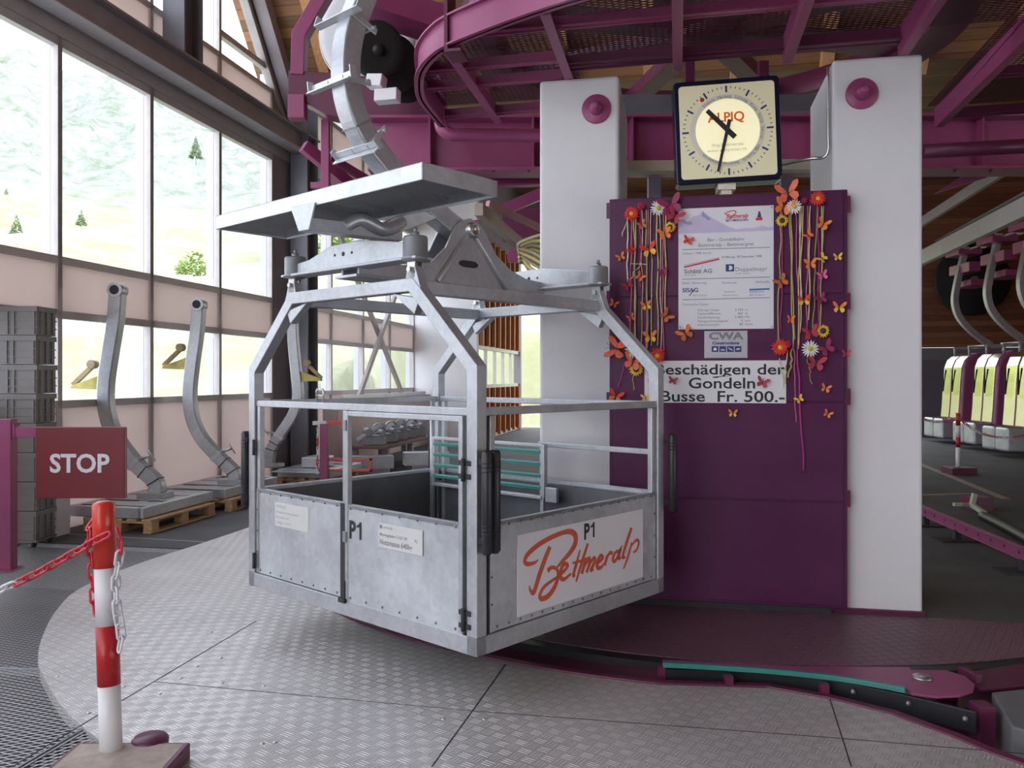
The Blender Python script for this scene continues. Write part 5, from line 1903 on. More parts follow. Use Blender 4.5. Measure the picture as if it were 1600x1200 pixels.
butterfly(gl, 1048, 322, 20, 'plum_petal', .3, .3, .05); butterfly(gl, 1054, 338, 15, 'crimson_petal', -.5, .3, .06); butterfly(gl, 1039, 366, 12, 'orange_petal', .2, .4)
butterfly(gl, 1003, 352, 9, 'rust_petal', .4, .6); butterfly(gl, 987, 391, 9, 'red_petal', .9, .7); butterfly(gl, 1014, 391, 14, 'red_petal', .3, .4, .05, spot='yellow_petal')
butterfly(gl, 1000, 433, 9, 'coral_petal', -.7, .6); butterfly(gl, 1036, 426, 9, 'plum_petal', .2, .5); butterfly(gl, 981, 446, 10, 'crimson_petal', .6, .5)
butterfly(gl, 1010, 478, 9, 'orange_petal', .2, .4, .05, spot='yellow_petal'); butterfly(gl, 986, 497, 8, 'coral_petal', .4, .6); butterfly(gl, 1041, 494, 12, 'rust_petal', -.9, .5)
butterfly(gl, 1016, 527, 12, 'orange_petal', .1, .4, .05, spot='yellow_petal'); butterfly(gl, 964, 545, 20, 'coral_petal', 1.3, .5, .05); butterfly(gl, 989, 566, 17, 'coral_petal', -.3, .45, .06)
flower(gl, 988, 548, 13, 'daisy', .075); flower(gl, 994, 577, 12, 'sunflower', .04); flower(gl, 1027, 556, 14, 'gerbera', .06); flower(gl, 1002, 322, 7, 'aster', .04)

gr_ = thing('flower_garland', 'hanging garland of raffia, paper flowers and butterflies right of the information board', 'garland', CO, RZ, 'garlands on the violet cabinet')
for k, (x, x2, y1) in enumerate(((1221, 1215, 540), (1223, 1220, 520), (1233, 1240, 545), (1236, 1241, 530), (1243, 1250, 540), (1250, 1252, 470), (1252, 1246, 545), (1255, 1250, 520), (1262, 1260, 530), (1266, 1264, 500), (1277, 1270, 525), (1279, 1278, 520), (1284, 1282, 520), (1287, 1280, 510))):
    strand(gr_, ((x, 322), (x2, y1)), cols[(k + 3) % 10], 0.0032 if k % 3 else 0.005, 0.025 + .004 * (k % 4), 1.3, k + 40)
strand(gr_, ((1246, 545), (1256, 735)), 'magenta_strand', 0.005, 0.03, 1.2, 71)
strand(gr_, ((1240, 545), (1243, 660)), 'pink_strand', 0.003, 0.03, 2, 72)
strand(gr_, ((1230, 550), (1226, 600)), 'straw_strand', 0.004, 0.03, 2, 73)
strand(gr_, ((1238, 545), (1233, 590)), 'olive_strand', 0.006, 0.03, 2, 74)
strand(gr_, ((1262, 560), (1268, 600)), 'olive_strand', 0.003, 0.03, 2, 75)
strand(gr_, ((1218, 560), (1224, 606)), 'cream_strand', 0.003, 0.03, 2, 76)
butterfly(gr_, 1231, 302, 21, 'coral_petal', .25, .4, .05); butterfly(gr_, 1224, 324, 17, 'orange_petal', -.3, .4, .06); flower(gr_, 1241, 323, 14, 'daisy', .075); flower(gr_, 1278, 310, 14, 'gerbera', .05); flower(gr_, 1222, 345, 11, 'sunflower', .04); flower(gr_, 1257, 313, 6, 'aster', .04)
butterfly(gr_, 1286, 351, 12, 'orange_petal', -.4, .5); butterfly(gr_, 1263, 368, 10, 'orange_petal', .8, .7, .05, spot='coral_petal'); butterfly(gr_, 1266, 413, 11, 'orange_petal', .1, .4); butterfly(gr_, 1285, 404, 10, 'yellow_petal', .9, .7)
butterfly(gr_, 1285, 431, 10, 'pink_petal', .3, .5); butterfly(gr_, 1221, 441, 13, 'rust_petal', .6, .5); butterfly(gr_, 1256, 470, 11, 'red_petal', .1, .4, .05, spot='yellow_petal'); butterfly(gr_, 1283, 468, 11, 'plum_petal', .5, .6)
butterfly(gr_, 1235, 500, 9, 'orange_petal', -.1, .8); flower(gr_, 1266, 545, 15, 'daisy', .075); flower(gr_, 1286, 517, 12, 'sunflower', .05); flower(gr_, 1219, 543, 15, 'gerbera', .055)
butterfly(gr_, 1267, 520, 14, 'crimson_petal', .3, .4, .05); butterfly(gr_, 1291, 545, 15, 'plum_petal', .6, .4, .05); butterfly(gr_, 1275, 568, 16, 'crimson_petal', -.2, .4, .045); flower(gr_, 1231, 538, 7, 'aster', .06)

LB = [(970, 402, 8, 'orange_petal', None, 'orange paper butterfly at the left edge of the left garland, upper of two'), (959, 475, 8, 'orange_petal', None, 'orange paper butterfly by the left cabinet edge just above the gondola frame'),
      (1071, 522, 14, 'orange_petal', 'rust_petal', 'orange paper butterfly at the lower left corner of the information board'), (1075, 376, 9, 'red_petal', None, 'red paper butterfly on the upper left of the information board'),
      (962, 620, 13, 'red_petal', 'orange_petal', 'large red orange paper butterfly at the left cabinet edge below the left garland'), (1009, 622, 8, 'yellow_petal', None, 'yellow paper butterfly at the lower left corner of the warning sign'),
      (1022, 661, 7, 'yellow_petal', None, 'yellow paper butterfly under the warning sign beside the gondola post'), (1051, 595, 8, 'crimson_petal', None, 'red paper butterfly on the left part of the warning sign'),
      (1191, 598, 11, 'crimson_petal', None, 'red paper butterfly on the warning sign right of the word Gondeln'), (1145, 646, 8, 'orange_petal', 'yellow_petal', 'orange paper butterfly below the middle of the warning sign'),
      (1309, 402, 8, 'yellow_petal', None, 'yellow paper butterfly near the right cabinet edge, topmost of that column'), (1311, 481, 12, 'orange_petal', 'yellow_petal', 'orange and yellow paper butterfly at the right cabinet edge beside the right garland'),
      (1322, 553, 8, 'crimson_petal', None, 'dark red paper butterfly poking over the right cabinet edge'), (1290, 607, 9, 'orange_petal', None, 'orange paper butterfly right of the warning sign, upper of two'),
      (1293, 647, 8, 'orange_petal', None, 'orange paper butterfly right of the warning sign, lower of two'), (1249, 624, 8, 'yellow_petal', None, 'yellow paper butterfly beside the lower right corner of the warning sign')]
for k, (px, py, s_, c_, sp_, lb) in enumerate(LB):
    butterfly(None, px, py, s_, c_, random.Random(k).uniform(-.6, .6), .4, .055 if px == 1249 else .02, lb, 'butterfly', sp_)
# ================================================================ LEFT SIDE
# stack of plastic crates on a dolly
cc = fl(62, 848) + V((0, 0, 0))
base = V(((57 - CX) / F * 7.75 - 0.25, 7.75 + 0.175, 0))
base.z = 0
ORD = ['topmost crate of the grey stack by the window wall', 'second grey crate from the top of the stack by the window wall', 'third grey crate from the top of the stack by the window wall', 'fourth grey crate from the top of the stack by the window wall',
       'fourth grey crate from the bottom of the stack, behind the STOP sign post', 'third grey crate from the bottom of the stack, behind the STOP sign post', 'second grey crate from the bottom of the stack, behind the STOP sign post', 'lowest grey crate of the stack, resting on the wheeled dolly']
CW_, CL_, CH_ = 0.50, 0.35, 0.272
def crate_body():
    b = MB()
    b.bx(-CW_ / 2 + .012, CW_ / 2 - .012, -CL_ / 2 + .012, CL_ / 2 - .012, 0.0, CH_ - .015)
    for z in (0.07, 0.145):
        b.bx(-CW_ / 2 + .004, CW_ / 2 - .004, -CL_ / 2 + .004, CL_ / 2 - .004, z - .006, z + .006)
    for x in (-.03, .03, -CW_ / 2 + .03, CW_ / 2 - .03):
        for s_ in (-1, 1):
            b.bx(x - .006, x + .006, s_ * (CL_ / 2 - .006) - .006, s_ * (CL_ / 2 - .006) + .006, 0.01, CH_ - .03)
    for y in (-.1, 0, .1):
        b.bx(CW_ / 2 - .012, CW_ / 2, y - .006, y + .006, 0.01, CH_ - .03)
    return b
def crate_rim():
    b = MB()
    for s_ in (-1, 1):
        b.bx(-CW_ / 2, CW_ / 2, s_ * (CL_ / 2 - .01) - .012, s_ * (CL_ / 2 - .01) + .012, CH_ - .05, CH_ - .002)
        b.bx(s_ * (CW_ / 2 - .01) - .012, s_ * (CW_ / 2 - .01) + .012, -CL_ / 2 + .02, CL_ / 2 - .02, CH_ - .05, CH_ - .002)
    for k in range(7):
        x = -.10 + k * .033
        b.bx(x, x + .012, -CL_ / 2 - .004, -CL_ / 2 + .01, CH_ - .035, CH_ - .02)
    return b
c0 = None
for k in range(8):
    zc = 0.075 + (7 - k) * (CH_ + .003)
    off = random.Random(k).uniform(-.006, .006)
    loc = base + V((off, 0, zc))
    if c0 is None:
        c0 = thing('plastic_crate', ORD[0], 'crate', loc, 0.0, 'grey crates stacked by the window wall')
        crate_body().build('body', M['crate'], c0)
        crate_rim().build('rim', M['crate'], c0)
    else:
        c_ = c0.copy(); COL.objects.link(c_)
        c_.location = loc
        c_['label'] = ORD[k]
        for ch in c0.children:
            d_ = ch.copy(); COL.objects.link(d_); d_.parent = c_
dy = thing('crate_dolly', 'low dolly with black castors under the stack of grey crates', 'dolly', base, 0.0)
b = MB(); b.bx(-CW_ / 2, CW_ / 2, -CL_ / 2, CL_ / 2, 0.055, 0.073)
b.build('deck', M['crate'], dy)
for sx in (-1, 1):
    for sy in (-1, 1):
        b = MB(); b.cyl((sx * .2 - .012, sy * .13, .028), (sx * .2 + .012, sy * .13, .028), .028, 16)
        b.bx(sx * .2 - .016, sx * .2 + .016, sy * .13 - .01, sy * .13 + .01, .03, .056)
        b.build('castor', M['rubber'], dy)

# STOP sign on its magenta post
SP = V(((13 - CX) / F * 6.9, 6.9, 0))
ss = thing('stop_sign', 'dark red STOP sign on a swing arm of a magenta post', 'sign', SP)
b = MB(); b.bx(-.05, .05, -.05, .05, 0, 1.255); b.bx(-.09, .09, -.09, .09, 0, .012)
b.build('post', MG, ss, 0.006)
b = MB(); b.bx(.05, .28, -.03, .03, 1.105, 1.19); b.cyl((.06, -.02, 1.09), (.06, -.02, 1.205), .02, 12); b.bx(.045, .075, -.04, .04, 1.2, 1.215)
b.build('swing_arm', MG, ss, 0.004)
k = 6.88 / F
sx0, sx1, sz0, sz1 = (60.5 - 13) * k, (199 - 13) * k, CZ + (CY - 778) * k, CZ + (CY - 668) * k
b = MB(); b.bx(sx0, sx1, -.045, -.015, sz0, sz1)
b.build('board', M['stop_red'], ss, 0.003)
b = MB()
b.bx(sx1 - .006, sx1 + .006, -.04, -.012, sz0, sz1); b.bx(sx0, sx1, -.04, -.012, sz1 - .002, sz1 + .006)
b.build('board_edge', mat('dusty_rose_edge', (0.34, 0.13, 0.16), 0.5, 0, 0.05, 4), ss)
tm = text_mb([('STOP', 0, 0, 28 * k / .70, 'LEFT', 0.0055, 1.0)])
lo, hi = min(v.x for v in tm.v), max(v.x for v in tm.v)
for v in tm.v:
    v.x = (83 - 13) * k + (v.x - lo) / (hi - lo) * (176 - 83) * k
    v.z += CZ + (CY - 737) * k
    v.y = -.0475
tm.build('lettering', M['white_sign'], ss)


# ---------------------------------------------------------------- chains
def chain_links(path, pitch=0.040, L_=0.026, wd=0.012, r_=0.0042, colour=None):
    """alternating oval links along a polyline; returns a list of (MB, index)"""
    pts = [V(p) for p in path]
    dist = [0]
    for i in range(1, len(pts)):
        dist.append(dist[-1] + (pts[i] - pts[i - 1]).length)
    out = []
    s_ = 0
    i = 0
    n_ = int(dist[-1] / pitch)
    for k in range(n_):
        s_ = (k + .5) * pitch
        j = max(q for q in range(len(dist)) if dist[q] <= s_)
        j = min(j, len(pts) - 2)
        t = (s_ - dist[j]) / max(1e-6, dist[j + 1] - dist[j])
        c = pts[j].lerp(pts[j + 1], t)
        d = (pts[j + 1] - pts[j]).normalized()
        a = d.cross(Z)
        if a.length < .2:
            a = d.cross(V((0, 1, 0)))
        a.normalize()
        bb = d.cross(a)
        sd = (a + bb).normalized() if k % 2 else (a - bb).normalized()
        ring = []
        for q in range(14):
            th = 2 * PI * q / 14
            x = math.cos(th); y = math.sin(th)
            ring.append(c + d * ((L_ - wd) * (1 if x > 0 else -1) + wd * x) + sd * wd * y)
        mb = MB(); mb.tube(ring, r_, 6, closed=True)
        out.append((mb, c))
    return out
def merge(mbs):
    m_ = MB()
    for x in mbs:
        m_.add(x.v, x.f, True)
    return m_

# foreground barrier post
PB_ = V((-1.645, 3.47, 0))
top = at(161.5, 790, 3.45)
bp = thing('barrier_post', 'red and white barrier post on a purple base in the foreground', 'post', PB_)
b = MB()
b.bx(-.17, .30, -.32, -.005, .006, .075)
bs_ = b.build('base', MD, bp, 0.006)
b = MB(); b.bx(-.15, .28, -.30, -.025, .07, .0765)
b.build('ballast', mat('sandy_ballast', (0.45, 0.38, 0.33), 0.9, 0, 0.2, 14), bs_)
b = MB(); b.lathe((.12, .02, .04), Z, [(0.0, 0), (0.07, 0), (0.075, .035), (0.065, .048), (0, .052)], 24)
b.build('lift_lug', MD, bs_)
p0 = V((0.0, -.07, .05)); p1 = top - PB_
ax = (p1 - p0)
zt_ = ax.z
def ppt(py):   # point of the post axis at an image row
    for q in range(400):
        t = q / 399
        c = PB_ + p0 + ax * t
        if CY - (c.z - CZ) * F / c.y <= py:
            return p0 + ax * t
    return p1
cuts = [p0] + [ppt(y) for y in (1070, 977, 887)] + [p1]
for k, (m_, nm) in enumerate(((M['white_post'], 'lower_sleeve'), (M['red_deep'], 'red_band'), (M['white_post'], 'upper_sleeve'), (M['red'], 'top_sleeve'))):
    b = MB()
    rr = .0435 if k % 2 == 0 else .0445
    if k == 3:
        d_ = ax.normalized()
        b.tube([cuts[k], cuts[k + 1], cuts[k + 1] + d_ * .012, cuts[k + 1] + d_ * .02], [rr, rr, rr * .85, rr * .45], 28)
    else:
        b.tube([cuts[k], cuts[k + 1]], rr, 28)
    b.build(nm, m_, bp)
ch = thing('barrier_chain', 'red and white plastic chain looped over the foreground barrier post', 'chain', at(165, 845, 3.38))
cho = ch.location.copy()
r1 = catmull([at(x, y, Y) for x, y, Y in ((-90, 965, 3.42), (-40, 942, 3.41), (0, 922, 3.40), (45, 902, 3.39), (90, 878, 3.38), (135, 853, 3.365), (163, 838, 3.36), (184, 828, 3.40))], 6)
r2 = catmull([at(x, y, Y) for x, y, Y in ((183, 826, 3.41), (188, 845, 3.40), (187, 868, 3.40), (181, 905, 3.395), (183, 950, 3.39), (189, 990, 3.385), (187, 1012, 3.38), (183, 1026, 3.38))], 6)
r3 = catmull([at(x, y, Y) for x, y, Y in ((150, 812, 3.44), (141, 822, 3.44), (140, 845, 3.44), (143, 880, 3.43), (146, 920, 3.43), (149, 962, 3.42))], 6)
reds, whites = [], []
for P_ in (r1, r2, r3):
    for mb, c in chain_links(P_, 0.050, 0.0335, 0.0150, 0.0055):
        px = CX + c.x / c.y * F
        py = CY - (c.z - CZ) / c.y * F
        (whites if (P_ is r1 and px < 28) or (P_ is r2 and py > 862) else reds).append(mb)
for nm, L_, m_ in (('red_links', reds, M['chain_red']), ('white_links', whites, M['chain_white'])):
    mm = merge(L_)
    mm.v = [v - cho for v in mm.v]
    mm.build(nm, m_, ch)

# ---------------------------------------------------------------- pallets with parked hanger arms
def pallet(r0, c0_, label, w=0.8, l=1.2):
    t_ = thing('wooden_pallet', label, 'pallet', rc(r0, c0_), math.atan2(R.y, R.x), 'pallets under the parked hanger arms')
    for k in range(5):
        b = MB(); x = -w / 2 + .06 + k * (w - .12) / 4
        b.bx(x - .055, x + .055, -l / 2, l / 2, .122, .144)
        b.build('top_board', M['pallet'], t_, 0.003)
    for k in range(3):
        y = -l / 2 + .07 + k * (l - .14) / 2
        b = MB(); b.bx(-w / 2, w / 2, y - .06, y + .06, .10, .122)
        b.build('cross_board', M['pallet'], t_, 0.003)
        x = -w / 2 + .05 + k * (w - .1) / 2
        b = MB(); b.bx(x - .05, x + .05, -l / 2, l / 2, 0, .022)
        b.build('bottom_board', M['pallet'], t_, 0.003)
        for j in range(3):
            y2 = -l / 2 + .07 + j * (l - .14) / 2
            b = MB(); b.bx(x - .05, x + .05, y2 - .06, y2 + .06, .022, .10)
            b.build('block', M['pallet'], t_, 0.003)
    return t_
pallet(-5.68, 8.17, 'wooden pallet under the hanger arm nearest the camera')
pallet(-5.62, 9.62, 'wooden pallet under the middle hanger arm')
pallet(-5.35, 11.75, 'wooden pallet under the hanger arm beside the steel column')


def hanger(px_pts, Y, frame, label, flip=1, zf=0.16, flagy=578):
    fr0, fr1, fc0, fc1 = frame
    cen = rc((fr0 + fr1) / 2, (fc0 + fc1) / 2, zf - .012)
    t_ = thing('parked_hanger', label, 'hanger arm', cen, 0, 'spare hanger arms parked on pallets')
    def lw(p): return V(p) - cen
    # base frame of channels with two cross plates
    b = MB()
    z0, z1 = zf - .012, zf + .10
    def seg(a, c, w_=0.06):
        b.bar(lw(rc(a[0], a[1], (z0 + z1) / 2)), lw(rc(c[0], c[1], (z0 + z1) / 2)), w_, z1 - z0)
    seg((fr0, fc0), (fr1, fc0)); seg((fr0, fc1), (fr1, fc1)); seg((fr0, fc0), (fr0, fc1)); seg((fr1, fc0 - .03), (fr1, fc1 + .03))
    b.build('base_frame', M['galv_light'], t_, 0.006)
    P_ = [at(x, y, Y) for x, y in px_pts]
    foot = P_[-1]
    b = MB()
    fc_ = foot.dot(W)
    fr_ = foot.dot(R)
    for dc in (-.42, 0, .36):
        b.bar(lw(rc(fr0 + .02, fc_ + dc, z1 - .006)), lw(rc(fr1 - .02, fc_ + dc, z1 - .006)), 0.26 if dc else 0.34, 0.014)
    b.bar(lw(rc(fr_ - .16, fc_, z1 + .03)), lw(rc(fr_ + .16, fc_, z1 + .03)), 0.22, 0.06)
    b.build('cross_plate', M['galv'], t_, 0.004)
    b = MB()
    foot2 = rc(fr_, fc_, z1 + .05)
    pp = catmull([lw(p) for p in P_] + [lw(foot2) + V((.03 * flip, 0, 0))], 5)
    b.sweep(pp, 0.145, 0.15, V((0, 1, 0)))
    b.build('arm', M['galv'], t_, 0.012)
    b = MB()
    tp = lw(P_[0])
    b.cyl(tp + V((0, -.085, .03)), tp + V((0, .085, .03)), 0.085, 28)
    e_ = b.build('eye', M['galv_light'], t_, 0.004)
    b = MB(); b.cyl(tp + V((0, -.09, .03)), tp + V((0, .09, .03)), 0.052, 24)
    b.build('bore', M['dark_seam'], e_)
    # clamp with cross handle near the foot
    i = int(len(pp) * .74)
    d_ = (pp[i + 1] - pp[i]).normalized()
    n_ = V((0, 1, 0)).cross(d_)
    if n_.z < 0:
        n_ = -n_
    b = MB()
    b.box(pp[i], (0.05, 0.16, 0.157), d_, V((0, 1, 0)), n_)
    q = pp[i] + n_ * .07
    b.cyl(q, q + n_ * .03 + V((.12 * flip, -.05, .02)), .016, 10)
    q2 = q + n_ * .03 + V((.12 * flip, -.05, .02))
    b.cyl(q2 + V((-.03, 0, .07)), q2 + V((.05, 0, -.06)), .009, 8)
    b.build('clamp', M['galv_light'], t_)
    b = MB()
    for f_ in (.79, .86):
        j = int(len(pp) * f_)
        d2 = (pp[j + 1] - pp[j]).normalized(); n2 = V((0, 1, 0)).cross(d2)
        b.box(pp[j], (0.012, 0.156, 0.151), d2, V((0, 1, 0)), n2)
    b.build('strap', M['rubber'], t_)['kind'] = 'stuff'
    # coloured sensor wedge on the side of the arm
    i = min(range(len(P_)), key=lambda k: abs(px_pts[k][1] - flagy))
    q = lw(P_[i]) + V((-.07 * flip, 0, 0))
    b = MB()
    b.prism([(0, -.06), (0, .09), (-.30 * flip, -.02), (-.30 * flip, -.05)], q, (1, 0, 0), (0, 0, 1), 0.10)
    s_ = b.build('sensor_wedge', M['wedge'], t_, 0.004)
    b = MB()
    b.bar(q + V((-.30 * flip, 0, -.01)), q + V((-.06 * flip, 0, .22)), 0.05, 0.05)
    b.cyl(q + V((-.08 * flip, -.05, .22)), q + V((-.08 * flip, .05, .22)), 0.05, 16)
    b.build('pointer', M['wedge2'], t_, 0.004)
    return t_
M['wedge'] = mat('yellow_wedge', (0.55, 0.46, 0.12), 0.5, 0, 0.3, 8)
M['wedge2'] = mat('dull_brass', (0.32, 0.24, 0.12), 0.5, 0.3, 0.25, 10)
hanger([(184, 458), (181, 500), (173, 550), (166, 600), (167, 640), (180, 680), (212, 724), (243, 752)], 9.25, (-6.24, -5.42, 7.62, 8.86), 'grey hanger arm on a pallet nearest the camera, partly behind the STOP sign')
hanger([(311, 480), (308, 520), (301, 570), (297, 615), (301, 652), (315, 684), (340, 712), (365, 736)], 10.5, (-6.15, -5.36, 9.1, 10.35), 'grey hanger arm on the middle pallet, left of the gondola', flagy=578)
hanger([(457, 502), (459, 540), (464, 590), (466, 620), (458, 648), (440, 676), (424, 702)], 12.4, (-5.72, -4.95, 11.2, 12.35), 'grey hanger arm seen through the gondola beside the steel column', flip=-1, flagy=580)
b = MB(); b.box(rc(-5.3, 11.6, .345), (.34, .4, .15), R, W, Z)
t_ = tag(b.build('control_box', M['galv_light'], None, 0.01), 'grey metal box on the base frame of the parked hanger arm by the column', 'box')

# ledge with a long bar under the far windows
b = MB(); b.box(wt(9.1, .60, .30), (5.6, .30, 1.2), W, R * -1, Z)
lg = tag(b.build('window_ledge', M['pink_panel'], None, 0.01), 'pale rose boxed ledge under the far windows', 'ledge')
b = MB(); b.bar(wt(6.6, 1.235, .38), wt(11.6, 1.235, .38), .07, .07)
tag(b.build('long_bar', M['galv_light']), 'long metal bar lying on the ledge under the far windows', 'bar')

# gate with magenta post and red frame behind the gondola
gt = thing('barrier_gate', 'magenta gate post with red tubular frame and a chain behind the gondola', 'gate', V(((507 - CX) / F * 11.5, 11.5, 0)))
k = 11.5 / F
b = MB(); b.bx(-.055, .055, -.055, .055, 0, CZ + (CY - 662) * k)
b.build('post', MG, gt, 0.005)
b = MB()
zt1, zt0 = CZ + (CY - 716) * k, CZ + (CY - 737) * k
b.bx(.05, .66, -.02, .02, zt1 - .035, zt1); b.bx(-.1, .66, -.02, .02, zt0, zt0 + .035); b.bx(.625, .66, -.02, .02, zt0, zt1); b.bx(.30, .33, -.02, .02, zt0, zt1)
b.build('frame', M['red'], gt, 0.003)
b = MB(); b.bx(.05, .26, -.02, .02, CZ + (CY - 664) * k, CZ + (CY - 658) * k)
b.build('upper_arm', M['red'], gt, 0.003)
b = MB(); b.bx(-.16, .02, -.03, .03, CZ + (CY - 664) * k, CZ + (CY - 658) * k)
b.build('latch', M['galv_light'], gt, 0.003)
rr_, ww_ = [], []
for i, (mb, c) in enumerate(chain_links([V((-.075, -.06, CZ + (CY - 668) * k)), V((-.085, -.07, .25))], .045, .03, .014, .006)):
    (rr_ if (i // 3) % 2 else ww_).append(mb)
merge(rr_).build('red_links', M['chain_red'], gt); merge(ww_).build('white_links', M['chain_white'], gt)

# bench of spare grips and tubes behind the gondola
RB = V((-2.15, 15.35, 0))
rk = thing('parts_bench', 'low dark bench carrying spare machine castings under the far windows', 'bench', RB, math.atan2(W.y, W.x))
b = MB(); b.bx(-1.5, 1.5, -.35, .35, .40, .45)
b.build('top', mat('dark_stained_board', (0.16, 0.10, 0.07), 0.7, 0, 0.2, 4), rk, 0.006)
for sx in (-1.3, 0, 1.3):
    for sy in (-.28, .28):
        b = MB(); b.bx(sx - .05, sx + .05, sy - .05, sy + .05, 0, .40)
        b.build('leg', M['steel_brown'], rk)
GL = ['spare grip casting at the left end of the bench behind the gondola', 'spare grip casting second from the left on the bench behind the gondola', 'spare grip casting in the middle of the bench behind the gondola', 'spare grip casting second from the right on the bench behind the gondola', 'spare grip casting at the right end of the bench behind the gondola']
g0 = None
for k in range(5):
    loc = RB + Z * .45 + W * (-1.15 + .56 * k)
    if g0 is None:
        g0 = thing('grip_casting', GL[0], 'machine part', loc, 0.3, 'spare grips on the bench')
        b = MB(); b.bx(-.20, .20, -.16, .16, 0, .16); b.cyl((-.1, -.2, .22), (-.1, .2, .22), .07, 16); b.cyl((.14, -.18, .20), (.14, .18, .20), .05, 14)
        b.build('body', M['galv_dark'], g0, 0.01)
        b = MB(); b.sweep(catmull([V((-.05, -.1, .18)), V((.0, -.12, .32)), V((.1, -.12, .36)), V((.2, -.1, .30))], 5), .05, .06, V((0, 1, 0)))
        b.build('jaw', M['galv'], g0, 0.006)
        b = MB(); b.bar((-.3, -.17, .1), (.1, -.19, .34), .03, .06)
        b.build('lever', M['galv_light'], g0, 0.004)
    else:
        c_ = g0.copy(); COL.objects.link(c_)
        c_.location = loc; c_.rotation_euler = (0, 0, 0.3 + (k % 2) * .12)
        c_['label'] = GL[k]
        for chd in g0.children:
            d_ = chd.copy(); COL.objects.link(d_); d_.parent = c_
for px, py, lb in ((652, 716, 'grey box tube with open end before the bench, right of the red frame'), (566, 722, 'grey box tube before the bench, half behind the red frame')):
    p = at(px, py, 13.3 if px > 600 else 13.55)
    b = MB()
    t_ = thing('box_tube', lb, 'tube', p, 0.25, 'box tubes before the bench')
    b.bx(-.22, .5, -.14, -.12, -.1, .1); b.bx(-.22, .5, .12, .14, -.1, .1); b.bx(-.22, .5, -.12, .12, -.1, -.08); b.bx(-.22, .5, -.12, .12, .08, .1)
    b.build('walls', M['galv'], t_)
    b = MB(); b.bx(.1, .12, -.12, .12, -.08, .08)
    b.build('inner_plate', M['dark_seam'], t_)
    b = MB(); b.bx(-.1, .4, -.1, .1, -p.z, -.1)
    b.build('trestle', M['steel_brown'], t_)
# ================================================================ TURNTABLE GUIDE AND RIGHT SIDE
gz = 0.07
gd_ = thing('guide_rail', 'magenta guide plate with a teal wear strip at the platform edge', 'guide rail', fl(1300, 1052, gz))
g0_ = gd_.location.copy()
def gl_(px, py, z=gz):
    return fl(px, py, z) - g0_
plp = [(1035, 1030), (1120, 1034), (1250, 1041), (1420, 1042), (1424, 1047), (1478, 1047), (1508, 1056), (1523, 1069), (1520, 1079), (1500, 1086), (1465, 1088), (1425, 1083), (1412, 1074), (1355, 1064), (1290, 1055), (1180, 1045), (1100, 1040), (1035, 1037)]
q = [gl_(x, y) for x, y in plp]
b = MB(); b.prism([(p.x, p.y) for p in q], (0, 0, -.012), (1, 0, 0), (0, 1, 0), 0.012, centre=False)
b.build('plate', MG, gd_, 0.002)
b = MB()
b.sweep(catmull([gl_(x, y, gz + .006) for x, y in ((1036, 1038), (1110, 1042), (1200, 1048), (1290, 1057), (1355, 1067), (1415, 1078))], 5), 0.03, 0.026, Z)
b.build('wear_strip', M['teal'], gd_, 0.003)
b = MB()
sp_ = catmull([gl_(x, y, 0.0) for x, y in ((1036, 1060), (1110, 1062), (1200, 1067), (1290, 1077), (1400, 1098), (1530, 1130))], 5)
b.sweep([p + V((0, 0.02, -.005)) for p in sp_], 0.02, 0.10, Z)
b.build('side_board', M['rubber'], gd_, 0.003)
b = MB()
for px, py in ((1331, 1079), (1417, 1097), (1437, 1092), (1505, 1121), (1112, 1046)):
    p = gl_(px, py, 0.02)
    b.lathe(p + V((0, -.012, 0)), (0.2, -1, 0.1), [(0.013, 0), (0.012, .008), (0, .012)], 10)
b.build('bolts', M['galv_dark'], gd_)['kind'] = 'stuff'
b = MB(); b.lathe(gl_(1441, 1059), Z, [(0.05, 0), (0.05, .006), (0.042, .010), (0, .010)], 28)
bo_ = b.build('pivot_bolt', M['zinc_bolt'], gd_)
b = MB(); b.lathe(gl_(1441, 1059) + Z * .0102, Z, [(0.024, 0), (0.024, .006), (0, .006)], 6)
b.build('bolt_head', M['galv_dark'], bo_)
for px, py in ((1034, 1035), (1290, 1062), (1140, 1050)):
    p = gl_(px, py + 4, gz)
    b = MB(); b.bx(p.x - .02, p.x + .02, p.y, p.y + .04, -.14, -.012)
    b.build('support', MD, gd_)
b = MB()
for px, py in ((1538, 1110), (1480, 1070)):
    p = gl_(px, py, .03)
    b = MB(); b.bx(p.x - .03, p.x + .05, p.y - .01, p.y + .08, -.21, -.02)
    b.build('support', MD, gd_, 0.004)
b = MB()
q = [fl(x, y, .02) for x, y in ((1500, 1052), (1625, 1032), (1640, 1066), (1530, 1077))]
b.prism([(p.x, p.y) for p in q], (0, 0, 0.0), (1, 0, 0), (0, 1, 0), 0.02, centre=False)
q2 = [fl(x, y, .04) for x, y in ((1502, 1048), (1530, 1062))]
b.bar(q2[0], q2[1], .04, .05)
tag(b.build('end_plate', MD, None, 0.004), 'plum steel plate right of the guide rail end at the picture edge', 'plate')
b = MB()
q = [fl(x, y, .03) for x, y in ((1549, 1081), (1650, 1070), (1680, 1165), (1580, 1134))]
b.prism([(p.x, p.y) for p in q], (0, 0, -.43), (1, 0, 0), (0, 1, 0), 0.46, centre=False)
tag(b.build('kerb_slab', mat('grey_slab', (0.15, 0.15, 0.155), 0.7, 0, 0.2, 4, 0.2, 80), None, 0.01), 'dark grey slab at the lower right edge of the platform', 'slab')

